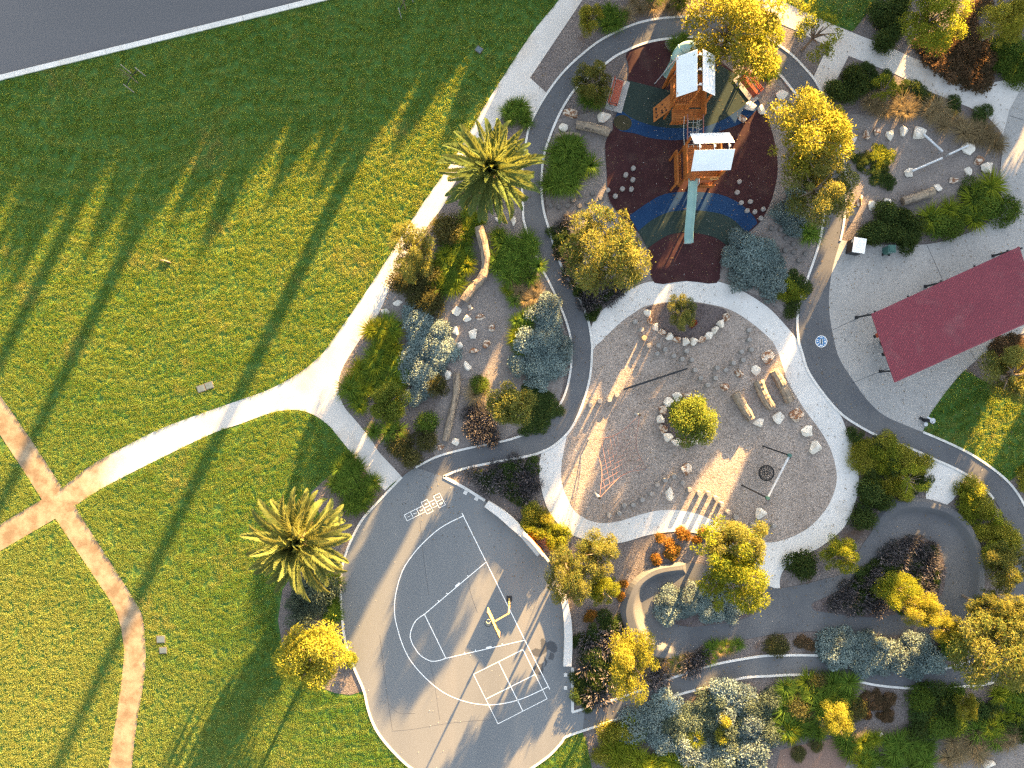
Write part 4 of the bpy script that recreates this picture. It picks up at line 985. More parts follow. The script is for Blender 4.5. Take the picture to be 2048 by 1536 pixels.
# round emblem on the path
em = tag(empty('path_emblem', W(1642, 683)), 'round blue and white emblem set in the asphalt path', 'emblem')
def disc(m, r0, r1, z, n=36):
    vs = []
    for k in range(n):
        a = 2 * math.pi * k / n; vs += [(r0 * math.cos(a), r0 * math.sin(a), z), (r1 * math.cos(a), r1 * math.sin(a), z)]
    m.add(vs, [(2 * k, 2 * k + 1, (2 * k + 3) % (2 * n), (2 * k + 2) % (2 * n)) for k in range(n)])
part(em, 'field', 'blue_paint', lambda m: disc(m, 0.01, 0.39, 0.046))
part(em, 'rim', 'paint', lambda m: disc(m, 0.375, 0.425, 0.0500))
def embl(m):
    for x, y, w, h in ((-0.09, 0, 0.05, 0.3), (0.10, 0, 0.03, 0.38), (0.28, -0.01, 0.12, 0.12), (-0.26, 0.0, 0.1, 0.09), (-0.25, 0.14, 0.1, 0.05), (-0.22, -0.18, 0.12, 0.06), (0.22, 0.17, 0.1, 0.05), (0.0, 0.27, 0.2, 0.05), (0.0, -0.28, 0.22, 0.06), (0.22, -0.2, 0.08, 0.05)):
        m.add([(x - w / 2, y - h / 2, 0.0504), (x + w / 2, y - h / 2, 0.0504), (x + w / 2, y + h / 2, 0.0504), (x - w / 2, y + h / 2, 0.0504)], [(0, 1, 2, 3)])
part(em, 'device', 'paint', embl)
part(em, 'core', 'lid', lambda m: m.add([(-0.05, -0.17, 0.0497), (0.075, -0.17, 0.0497), (0.075, 0.17, 0.0497), (-0.05, 0.17, 0.0497)], [(0, 1, 2, 3)]))

# lids in the lawn
for q, rz, w, lab, grp in (((403, 777), 18, 0.52, 'grey utility lid in the lawn above the gravel path bend', 'paired lids above the gravel path'), ((419, 771), 18, 0.52, 'grey utility lid in the lawn above the gravel path bend', 'paired lids above the gravel path'),
                       ((322.5, 1278), 2, 0.54, 'grey utility lid in the lawn beside the narrow brown path', 'paired lids beside the brown path'), ((327, 1300), 2, 0.48, 'grey utility lid in the lawn beside the narrow brown path', 'paired lids beside the brown path'),
                       ((958, 100), -35, 0.42, 'single pale blue utility lid in the shaded upper lawn', None)):
    p = W2(q); o = tag(empty('utility_lid', (p.x, p.y, 0.0), R(rz)), lab, 'lid', grp)
    part(o, 'frame', 'post_dark', lambda m: (m.box((0, w * 0.4 + 0.02, 0.04), (w + 0.06, 0.04, 0.08)), m.box((0, -w * 0.4 - 0.02, 0.04), (w + 0.06, 0.04, 0.08)), m.box((w / 2 + 0.01, 0, 0.04), (0.04, w * 0.8, 0.08)), m.box((-w / 2 - 0.01, 0, 0.04), (0.04, w * 0.8, 0.08))))
    part(o, 'cover', 'lid', lambda m: m.box((0, 0, 0.045), (w - 0.03, w * 0.8 - 0.01, 0.085)))

# ------------------------------------------------------------------ play pit things
bmn = tag(empty('balance_beam', W(1311, 758)), 'long charcoal steel balance beam across the play gravel', 'balance beam')
a, b = W(1247, 779, 0.38) - W(1311, 758), W(1375, 737, 0.38) - W(1311, 758)
part(bmn, 'beam', 'dark_steel', lambda m: m.bar(a, b, 0.13, 0.10))
for t in (0.08, 0.55, 0.93):
    q = a.lerp(b, t); part(bmn, 'leg', 'dark_steel', lambda m: m.box((q.x, q.y, 0.18), (0.08, 0.08, 0.33)))

# rope net climber
nc = tag(empty('rope_net', W(1235, 915)), 'red rope climbing net slung between two leaning grey poles', 'rope net')
NO = W(1235, 915)
cA, cC = W(1279, 830, 2.1) - NO, W(1199, 996, 2.1) - NO
cB, cD = W(1178, 879, 0.25) - NO, W(1293, 938, 0.2) - NO
for base, top in ((W(1270, 828) - NO, cA), (W(1190, 985) - NO, cC)):
    part(nc, 'pole', 'steel', lambda m: m.tube([base, top], 0.085, 12)); 
    part(nc, 'pole_cap', 'black', lambda m: m.tube([top, top + Vector((0, 0, 0.05))], 0.095, 12))
def sag(a, b, t, k): p = a.lerp(b, t); c = (cA + cB + cC + cD) / 4; f = 4 * t * (1 - t) * k; return p.lerp(Vector((c.x, c.y, p.z)), f)
for a, b in ((cA, cB), (cB, cC), (cC, cD), (cD, cA)):
    part(nc, 'edge_rope', 'rope', lambda m: m.tube([sag(a, b, t, 0.28) for t in np.linspace(0, 1, 12)], 0.016, 6))
nr = MB(); N = 11
for i in range(1, N):
    t = i / N
    p0, p1 = sag(cA, cB, t, 0.28), sag(cD, cC, t, 0.28); q0, q1 = sag(cB, cC, t, 0.28), sag(cA, cD, t, 0.28)
    nr.tube([p0.lerp(p1, u) for u in np.linspace(0, 1, 8)], 0.008, 4); nr.tube([q0.lerp(q1, u) for u in np.linspace(0, 1, 8)], 0.008, 4)
nr.build('net_rope', M['rope'], nc)
for c in (cB, cD): part(nc, 'anchor', 'steel', lambda m: m.tube([(c.x, c.y, 0.0), (c.x, c.y, c.z)], 0.05, 8))

# basket swing
sw = tag(empty('basket_swing', W(1530, 946)), 'basket swing with black net seat hanging from a steel A-frame', 'swing')
SW = W(1530, 946)
ap = []
for f0, f1 in (((1525, 892), (1580, 916)), ((1483, 970), (1538, 1000))):
    a, b = W2(f0) - SW, W2(f1) - SW; t = (a + b) / 2; t.z = 2.35; ap.append(t)
    for q in (a, b): part(sw, 'leg', 'dark_steel', lambda m: m.tube([q, t], 0.055, 10))
    part(sw, 'joint', 'green_panel', lambda m: m.tube([t - Vector((0, 0, 0.12)), t + Vector((0, 0, 0.1))], 0.13, 8))
part(sw, 'crossbar', 'steel', lambda m: m.tube([ap[0], ap[1]], 0.075, 12))
bc = W(1533, 946, 0.5) - SW
bk = part(sw, 'basket', 'black', lambda m: m.tube([(bc.x + 0.52 * math.cos(a), bc.y + 0.52 * math.sin(a), 0.5) for a in np.linspace(0, 6.283, 29)], 0.055, 8, caps=False))
def bnet(m):
    for k in range(12):
        a = 2 * math.pi * k / 12; m.tube([(bc.x + r * math.cos(a), bc.y + r * math.sin(a), 0.5 - 0.12 * (1 - (r / 0.52) ** 2)) for r in (0.5, 0.3, 0.08)], 0.02, 5)
    for r in (0.14, 0.3, 0.42): m.tube([(bc.x + r * math.cos(a), bc.y + r * math.sin(a), 0.5 - 0.12 * (1 - (r / 0.52) ** 2)) for a in np.linspace(0, 6.283, 17)], 0.02, 5, caps=False)
mm = MB(); bnet(mm); mm.build('seat_net', M['black'], bk)
for t, s in ((0.32, 1), (0.68, -1)):
    h = ap[0].lerp(ap[1], t)
    for w in (-0.35, 0.35):
        d = (ap[1] - ap[0]).normalized(); n = Vector((-d.y, d.x, 0))
        e = Vector((bc.x, bc.y, 0.5)) - d * (0.38 * s) + n * w
        part(sw, 'chain', 'dark_steel', lambda m: m.tube([h, e], 0.014, 5))

# pipe beams in the upper garden
for (q0, q1, z) in (((1847, 268), (1885, 303), 0.42), ((1897, 309), (1936, 291), 0.42), ((1824, 342), (1884, 316), 0.42)):
    a, b = W2(q0, z), W2(q1, z); c = (a + b) / 2; O = Vector((c.x, c.y, 0))
    o = tag(empty('balance_pipe', O), 'grey steel balance pipe resting on a cream boulder in the gravel garden', 'balance pipe', 'steel balance pipes')
    part(o, 'pipe', 'steel', lambda m: m.tube([a - O, b - O], 0.08, 10))
    e = (b if q0 != (1897, 309) else a) - O
    part(o, 'leg', 'steel', lambda m: m.tube([(e.x * 0.93, e.y * 0.93, 0.0), (e.x * 0.93, e.y * 0.93, z)], 0.05, 8))

# young staked trees on the lawn
def staked(c, lab):
    o = tag(empty('staked_sapling', c), lab, 'sapling')
    h = 1.35
    sp_ = [Vector((-0.28, 0.75, 0)), Vector((0.72, 0.55, 0)), Vector((-0.1, -0.6, 0)), Vector((0.85, -0.5, 0))]
    for s in sp_[:3]: part(o, 'stake', 'post', lambda m: m.tube([s, s + Vector((0.0, 0.0, h))], 0.035, 6))
    t0 = Vector((0.2, 0.05, 0))
    part(o, 'tie', 'black', lambda m: (m.bar(sp_[1] + Vector((0, 0, 1.0)), t0 + Vector((0, 0, 1.0)), 0.05, 0.03), m.bar(sp_[2] + Vector((0, 0, 1.0)), t0 + Vector((0, 0, 1.0)), 0.05, 0.03)))
    r = random.Random(3)
    def twigs(m):
        m.tube([t0, t0 + Vector((0.02, 0, 1.2)), t0 + Vector((0, 0.03, 2.3))], [0.035, 0.025, 0.008], 6)
        for k in range(9):
            z = r.uniform(1.0, 2.1); a = r.uniform(0, 6.28); L = r.uniform(0.2, 0.5)
            m.tube([t0 + Vector((0, 0, z)), t0 + Vector((math.cos(a) * L, math.sin(a) * L, z + 0.35))], [0.012, 0.004], 4)
    part(o, 'trunk', 'bark', twigs)
    q = np.random.RandomState(5); n = 90; cc = np.c_[q.normal(t0.x, 0.25, n), q.normal(t0.y, 0.25, n), q.uniform(1.3, 2.5, n)]
    return o, cc
SAPL = [staked(W(271, 168), 'thin bare sapling between three stakes on the open lawn'), staked(W(806, 20), 'thin bare sapling close to the road kerb end of the lawn')]

# fallen branch on the lawn
fb = tag(empty('fallen_branch', W(333, 524)), 'short curved pale branch lying on the lit lawn', 'branch')
part(fb, 'stick', 'log', lambda m: (m.tube([(-0.4, 0.12, 0.09), (-0.1, 0.1, 0.14), (0.2, -0.02, 0.12), (0.36, -0.06, 0.07)], [0.025, 0.05, 0.06, 0.03], 6),))
part(fb, 'twig', 'log', lambda m: m.tube([(0.05, 0.05, 0.12), (0.12, 0.25, 0.2)], [0.02, 0.008], 5))

# ------------------------------------------------------------------ logs
def log(pts, r, z, label, taper=1.0, knots=2, group=None):
    P = resample(curve(pts, 6), 14); o = W2(P[7]); rd = random.Random(pts[0][0])
    r = r / 28.0
    rad = [r * (1 + (taper - 1) * i / 13) * rd.uniform(0.92, 1.08) for i in range(14)]
    rz = math.atan2(-(P[-1][1] - P[0][1]), P[-1][0] - P[0][0]); rot = Matrix.Rotation(-rz, 4, 'Z')
    C = [rot @ (W2(p, 0) - o) for p in P]
    m = MB(); m.tube([c + Vector((0, rd.uniform(-0.012, 0.012), rad[i] * 0.8)) for i, c in enumerate(C)], rad, 12)
    for v in range(len(m.v)): x, y, z = m.v[v]; m.v[v] = (x, y + rd.uniform(-0.012, 0.012), z + rd.uniform(-0.015, 0.015))
    for k in range(knots):
        i = rd.randint(3, 10); a = rd.uniform(0, 6.28); b = C[i] + Vector((0, 0, rad[i]))
        m.tube([b, b + Vector((math.cos(a) * rad[i] * 1.15, math.sin(a) * rad[i] * 1.15, rad[i] * 0.35))], [rad[i] * 0.5, rad[i] * 0.28], 7)
    ob = m.mesh('log', M['log'])
    q = obj('log', ob, None, (o.x, o.y, 0.02), rz)
    return tag(q, label, 'log', group)
log([(1152, 252), (1185, 258), (1217, 268)], 8, 0.2, 'weathered grey log lying between boulders at the playground rim', 1.1)
log([(1111, 275), (1135, 271), (1160, 273)], 5.5, 0.2, 'slim half hidden log above the strappy grass bush', 0.9, 0)
log([(1801, 405), (1830, 396), (1862, 385)], 9, 0.3, 'straight round sawn log in the upper gravel garden', 1.0, 0)
log([(1468, 786), (1484, 812), (1500, 838)], 9, 0.3, 'split grey log with a lit edge, first of three beside the round planter', 1.0, 0)
log([(1514, 762), (1524, 790), (1541, 816)], 10.5, 0.3, 'flared grey log, middle one of three in the play gravel', 0.85, 1)
log([(1545, 741), (1562, 772), (1578, 803)], 9.5, 0.3, 'knotty grey log, outermost of three next to the concrete path', 1.05, 1)
log([(958, 456), (966, 486), (972, 520), (965, 555), (945, 578), (928, 602)], 10, 0.3, 'long S-curved bare tree trunk lying below the palm', 0.85, 1)
log([(914, 746), (913, 785), (903, 830), (891, 881)], 7, 0.3, 'long thin grey log lying in the lower left gravel garden', 0.95, 1)

# ------------------------------------------------------------------ boulders
def rock_mesh(seed, mat):
    r = random.Random(seed); bm = bmesh.new()
    for k in range(12):
        v = Vector((r.gauss(0, 1), r.gauss(0, 1), r.gauss(0, 0.8))).normalized() * r.uniform(0.85, 1.05)
        v.z = max(v.z, -0.35); bm.verts.new(v)
    res = bmesh.ops.convex_hull(bm, input=bm.verts)
    bmesh.ops.delete(bm, geom=[g for g in res['geom_interior'] if isinstance(g, bmesh.types.BMVert)], context='VERTS')
    bmesh.ops.bevel(bm, geom=list(bm.edges), offset=0.035, segments=1, affect='EDGES', profile=0.6)
    bmesh.ops.triangulate(bm, faces=bm.faces)
    bmesh.ops.subdivide_edges(bm, edges=[e for e in bm.edges if e.calc_length() > 0.5], cuts=1)
    for v in bm.verts: v.co += v.normal * r.uniform(-0.035, 0.035)
    me = bpy.data.meshes.new('boulder'); bm.to_mesh(me); bm.free(); me.materials.append(mat); return me
RK = {'w': [rock_mesh(s, M['rock']) for s in range(8)], 'b': [rock_mesh(40 + s, M['rock_brown']) for s in range(7)]}
rr_ = random.Random(11)
def rocks(lst, grp, wlab, blab, hz=0.75):
    for i, t in enumerate(lst):
        x, y, rx, ry = t[:4]; k = t[4] if len(t) > 4 else 'w'
        h = hz * (rx + ry) / 2 / 28.0
        p = W(x, y, h * 0.6)
        o = obj('boulder', rr_.choice(RK[k]), None, (p.x, p.y, h * 0.28), rr_.choice((0, math.pi)) + rr_.uniform(-0.3, 0.3), (rx / 27.0, ry / 27.0, h))
        tag(o, wlab if k == 'w' else blab, 'boulder', grp + (' (pale)' if k == 'w' else ' (rusty)'))
rocks([(1127, 255, 11, 10), (1206, 234, 17, 12), (1502, 211, 13, 11), (1525, 218, 13, 10), (1565, 188, 15, 10), (1563, 214, 15, 7), (1143, 227, 17, 11, 'b'), (1487, 233, 11, 12, 'b')], 'boulders at the playground rim',
      'pale angular boulder at the rim of the coloured rubber playground', 'rust brown boulder at the rim of the coloured rubber playground')
rocks([(1781, 268, 9, 13), (1808, 262, 10, 12), (1841, 264, 15, 15), (1938, 297, 15, 14), (1820, 344, 12, 10), (1707, 279, 10, 9), (1977, 334, 16, 12), (1938, 343, 10, 10), (1876, 375, 11, 8), (1746, 410, 11, 10), (1775, 405, 9, 12),
       (1733, 268, 11, 11, 'b'), (1755, 262, 9, 10, 'b'), (1959, 320, 11, 11, 'b'), (1908, 360, 11, 8, 'b'), (1720, 400, 10, 14, 'b')], 'boulders round the balance pipe garden',
      'pale boulder on the gravel round the steel balance pipes', 'rust brown boulder on the gravel round the steel balance pipes')
rocks([(1512, 741, 11, 12), (1520, 845, 13, 10), (1558, 836, 13, 14), (1617, 862, 16, 12), (1521, 1028, 14, 13), (1341, 987, 13, 16), (1537, 711, 14, 18, 'b'), (1481, 744, 11, 12, 'b'), (1449, 773, 10, 11, 'b'), (1594, 828, 15, 17, 'b'), (1631, 896, 14, 16), (1374, 939, 13, 14, 'b')],
      'boulders in the play pit', 'pale cream boulder standing in the play gravel', 'boulder with rust brown faces standing in the play gravel', 0.85)
rocks([(795, 606, 10, 7), (770, 623, 9, 7), (913, 622, 10, 11), (933, 637, 10, 8), (911, 661, 8, 11), (947, 667, 11, 11), (918, 692, 9, 8), (934, 731, 10, 11), (896, 749, 8, 11), (911, 884, 9, 9), (817, 621, 6, 11, 'b'), (848, 636, 7, 6, 'b'), (942, 612, 7, 10, 'b'),
       (961, 635, 11, 8, 'b'), (984, 657, 7, 11, 'b'), (974, 689, 10, 11, 'b'), (946, 704, 12, 8, 'b'), (903, 714, 8, 11, 'b'), (880, 894, 9, 8, 'b')], 'boulders in the left gravel garden',
      'white angular stone in the gravel garden between the saltbushes', 'brown faced stone in the gravel garden between the saltbushes', 0.6)
rocks([(968, 434, 10, 9), (1000, 438, 12, 6), (1027, 443, 7, 11)], 'blocks under the palm', 'pale stone block under the palm beside the curved trunk', '', 0.8)
rocks([(1762, 1470, 6, 5), (1980, 1530, 14, 9)], 'stones in the bottom bed', 'pale stone among the strappy plants of the lower bed', '', 0.6)

# stone edgings of the two planters: each stone a piece of its planter
def stone_line(name, pts, n, w, label, h=0.42):
    P = [W2(p) for p in resample(pts, n + 1)]; O = sum(P, Vector()) / len(P)
    o = tag(empty(name, O), label, 'planter edge'); r = random.Random(name)
    for i in range(n):
        a, b = P[i], P[i + 1]; c = (a + b) / 2 - O
        q = obj('stone', RK['w' if r.random() < 0.62 else 'b'][r.randint(0, 6)], o, (c.x, c.y, 0.16), math.atan2(b.y - a.y, b.x - a.x), ((b - a).length * 0.62, w * r.uniform(0.85, 1.15), h * r.uniform(0.7, 1.0)))
    return o
stone_line('stone_crescent', curve([(1291, 618), (1299, 640), (1318, 660), (1345, 678), (1378, 685), (1410, 676), (1435, 655), (1455, 628)], 6), 13, 0.30, 'crescent of pale and rusty stones holding the small mulch bed')
stone_line('stone_ring', [(1367 + 48 * math.cos(a), 839 + 48 * math.sin(a)) for a in np.linspace(0, 2 * math.pi, 40)], 15, 0.36, 'ring of pale and rusty stones round the dense rounded tree', 0.5)
sheet('planter_mulch', curve([(1293, 616), (1328, 607), (1372, 604), (1426, 612), (1453, 624), (1435, 653), (1410, 673), (1378, 682), (1345, 675), (1318, 657), (1299, 637)], 3, True), 0.060, M['mulch_dark'])
sheet('planter_mulch', [(1367 + 44 * math.cos(a), 839 + 44 * math.sin(a)) for a in np.linspace(0, 2 * math.pi, 30)[:-1]], 0.060, M['mulch_dark'])

# ------------------------------------------------------------------ stepping stumps
def stump_mesh(seed, mat):
    r = random.Random(seed); m = MB(); n = 11; rad = [0.17 * r.uniform(0.9, 1.1) for _ in range(n)]
    ring = lambda k, z: [(rad[i] * k * math.cos(2 * math.pi * i / n), rad[i] * k * math.sin(2 * math.pi * i / n), z) for i in range(n)]
    vs = ring(1.03, 0) + ring(1.0, 0.92) + ring(0.9, 1.0); fs = []
    for k in range(2):
        for i in range(n): fs.append((k * n + i, k * n + (i + 1) % n, (k + 1) * n + (i + 1) % n, (k + 1) * n + i))
    fs.append(tuple(2 * n + i for i in range(n))); m.add(vs, fs)
    return m.mesh('stepping_stump', mat)
SM = [stump_mesh(s, M['post']) for s in range(5)]; SMT = [stump_mesh(9 + s, M['post_tan']) for s in range(2)]; SMD = [stump_mesh(15 + s, M['post_dark']) for s in range(4)]
def stumps(lst, h0, h1, label, grp, ms=None):
    for i, (x, y) in enumerate(lst):
        h = rr_.uniform(h0, h1); p = W(x, y, h)
        tag(obj('stepping_stump', rr_.choice(ms or SM), None, (p.x, p.y, 0.03), rr_.uniform(0, 6.28), (1, 1, h)), label, 'stump', grp)
stumps([(1271, 643), (1283, 659), (1298, 691), (1317, 690), (1331, 699), (1315, 707), (1348, 711), (1374, 702), (1365, 718), (1384, 719), (1391, 740), (1402, 756), (1416, 770), (1432, 756), (1452, 740), (1435, 735), (1468, 726), (1487, 720), (1484, 703), (1504, 699), (1500, 679), (1499, 660)], 0.25, 0.5,
       'round grey stepping stump in the trail between stone crescent and logs', 'stumps in the upper pit trail')
p = W(1289, 676, 0.35); tag(obj('stepping_stump', SMT[0], None, (p.x, p.y, 0.03), 0, (1.1, 1.1, 0.35)), 'lone tan topped stepping stump below the stone crescent end', 'stump')
stumps([(1181, 810), (1200, 802), (1219, 800), (1234, 790)], 0.25, 0.4, 'grey stepping stump in the short row leading to the charcoal beam', 'stumps by the charcoal beam')
stumps([(1349, 953), (1331, 961), (1366, 966), (1380, 980), (1315, 969), (1304, 988), (1285, 1000), (1267, 1010), (1249, 1011), (1239, 1027), (1219, 1031), (1399, 987), (1418, 988), (1433, 997), (1445, 1010), (1458, 1025), (1473, 1035), (1508, 1051), (1529, 1056), (1549, 1052)], 0.3, 0.6,
       'grey stepping stump in the long trail along the lower pit edge', 'stumps in the lower pit trail')
stumps([(1267, 336), (1252, 349), (1266, 359), (1245, 377), (1263, 378), (1231, 392), (1216, 380)], 0.12, 0.25, 'pale stepping stump on the maroon rubber by the left gravel edge', 'stumps on the left rubber')
stumps([(1186, 386), (1202, 396), (1161, 391), (1147, 400), (1136, 411), (1119, 413), (1101, 411), (1159, 412), (1133, 427), (1175, 405)], 0.12, 0.25, 'dark grey stepping stump in the gravel left of the rubber', 'stumps in the left gravel', SMD)
stumps([(1479, 363), (1475, 384), (1483, 405), (1501, 403), (1510, 423), (1527, 418), (1522, 436), (1495, 421)], 0.12, 0.25, 'pale stepping stump on the maroon rubber under the golden tree side', 'stumps on the right rubber')
stumps([(1543, 456), (1562, 459), (1572, 476), (1587, 487), (1571, 500), (1588, 504), (1612, 507), (1599, 520), (1591, 472)], 0.12, 0.25, 'dark grey stepping stump in the mulch behind the large saltbush', 'stumps behind the saltbush', SMD)
# ------------------------------------------------------------------ plants
def quads_leaf(c, d, n, L, Wd):
    """diamond leaves: centres c, directions d, side vectors from n"""
    s = np.cross(d, n); s /= np.linalg.norm(s, axis=1)[:, None] + 1e-9
    v = np.stack([c - d * L[:, None] / 2, c + s * Wd[:, None] / 2, c + d * L[:, None] / 2, c - s * Wd[:, None] / 2], 1).reshape(-1, 3)
    return v, np.arange(len(v)).reshape(-1, 4)

def rdir(r, n):
    v = r.normal(size=(n, 3)); return v / np.linalg.norm(v, axis=1)[:, None]

def crown(name, seed, mat, n=9000, lobes=14, spread=0.62, lr=(0.26, 0.46), L=(0.05, 0.10), asp=0.38, flat=0.8, droop=0.0, zlow=-0.55):
    """foliage of leaf lobes in a unit ball"""
    r = np.random.RandomState(seed)
    lc = rdir(r, lobes) * (r.uniform(0.25, 1, lobes) ** 0.6 * spread)[:, None]; lc[:, 2] *= flat
    lc[:, 2] = np.maximum(lc[:, 2], zlow)
    R_ = r.uniform(lr[0], lr[1], lobes); lt = r.uniform(-0.42, 0.36, lobes)
    w = R_ ** 2; k = r.choice(lobes, int(n * 1.7), p=w / w.sum())
    d = rdir(r, len(k)); d[:, 2] = np.where(d[:, 2] < -0.35, -d[:, 2], d[:, 2])
    rad = R_[k] * (0.42 + 0.64 * r.uniform(0, 1, len(k)) ** 0.6)
    # ragged twigs
    tw = r.uniform(0, 1, len(k)) < 0.12; rad = np.where(tw, rad * r.uniform(1.05, 1.4, len(k)), rad)
    c = lc[k] + d * rad[:, None]
    depth = np.min(np.linalg.norm(c[:, None, :] - lc[None], axis=2) / R_[None], axis=1)
    ok = depth > 0.4; c, d, k = c[ok][:n], d[ok][:n], k[ok][:n]
    m = len(c); ld = d * 0.7 + rdir(r, m) * 0.9; ld[:, 2] -= droop; ld /= np.linalg.norm(ld, axis=1)[:, None]
    v, f = quads_leaf(c, ld, d + rdir(r, m) * 0.9, r.uniform(L[0], L[1], m), r.uniform(L[0], L[1], m) * asp)
    t = np.clip(0.5 + lt[k] + r.normal(0, 0.22, m), 0, 1)
    return np_mesh(name, v, f, mat, t)

def blades(name, seed, mat, n=110, seg=4, reach=(0.6, 1.0), rise=(0.35, 0.9), w=0.035, stiff=1.0, base=0.10):
    """arching strap leaves from one base, unit reach"""
    r = np.random.RandomState(seed); an = r.uniform(0, 2 * np.pi, n); re = r.uniform(*reach, n) * r.uniform(0.35, 1, n) ** 0.5; hi = r.uniform(*rise, n)
    b = np.c_[np.cos(an + r.normal(0, 0.6, n)), np.sin(an + r.normal(0, 0.6, n))] * (r.uniform(0, base, n))[:, None]
    d = np.c_[np.cos(an), np.sin(an)]; s = np.c_[-np.sin(an), np.cos(an)]
    V = []; 
    for j in range(seg + 1):
        t = j / seg; x = b + d * (re * (0.25 * t + 0.75 * t ** 1.6))[:, None]
        z = hi * (1.9 * t - (0.9 + 0.35 * stiff) * t ** 2.0); z = np.maximum(z, 0.03)
        ww = w * (1 - 0.85 * t ** 1.5) * np.ones(n)
        V.append(np.concatenate([np.c_[x - s * ww[:, None], z], np.c_[x + s * ww[:, None], z]], 1).reshape(n, 2, 3))
    V = np.stack(V, 1).reshape(n, -1, 3); k = 2 * (seg + 1)
    F = []
    for j in range(seg): F.append(np.arange(n)[:, None] * k + np.array([2 * j, 2 * j + 1, 2 * j + 3, 2 * j + 2])[None])
    F = np.concatenate(F); tt = np.clip(r.normal(0.5, 0.28, n), 0, 1)
    return np_mesh(name, V.reshape(-1, 3), F, mat, np.tile(tt, seg))

def spikes(name, seed, mat, n=170):
    """low clump of upright flower spikes over small leaves"""
    r = np.random.RandomState(seed)
    a = r.uniform(0, 2 * np.pi, n); q = r.uniform(0, 1, n) ** 0.5
    c = np.c_[np.cos(a) * q * 0.75, np.sin(a) * q * 0.75, r.uniform(0.25, 0.5, n)]
    d = np.c_[np.cos(a) * q * 0.8, np.sin(a) * q * 0.8, np.ones(n)] + r.normal(0, 0.25, (n, 3)); d /= np.linalg.norm(d, axis=1)[:, None]
    L = r.uniform(0.30, 0.6, n); v1, f1 = quads_leaf(c + d * L[:, None] / 2, d, rdir(r, n), L, np.full(n, 0.075))
    m = 420; e = rdir(r, m); e[:, 2] = np.abs(e[:, 2]); c2 = e * r.uniform(0.5, 0.9, m)[:, None]; c2[:, 2] *= 0.6
    v2, f2 = quads_leaf(c2, rdir(r, m), e, r.uniform(0.1, 0.22, m), r.uniform(0.04, 0.08, m))
    return np_mesh(name, np.r_[v1, v2], np.r_[f1, f2 + len(v1)], mat, np.r_[np.clip(r.normal(0.7, 0.25, n), 0, 1), np.clip(r.normal(0.2, 0.2, m), 0, 1)])

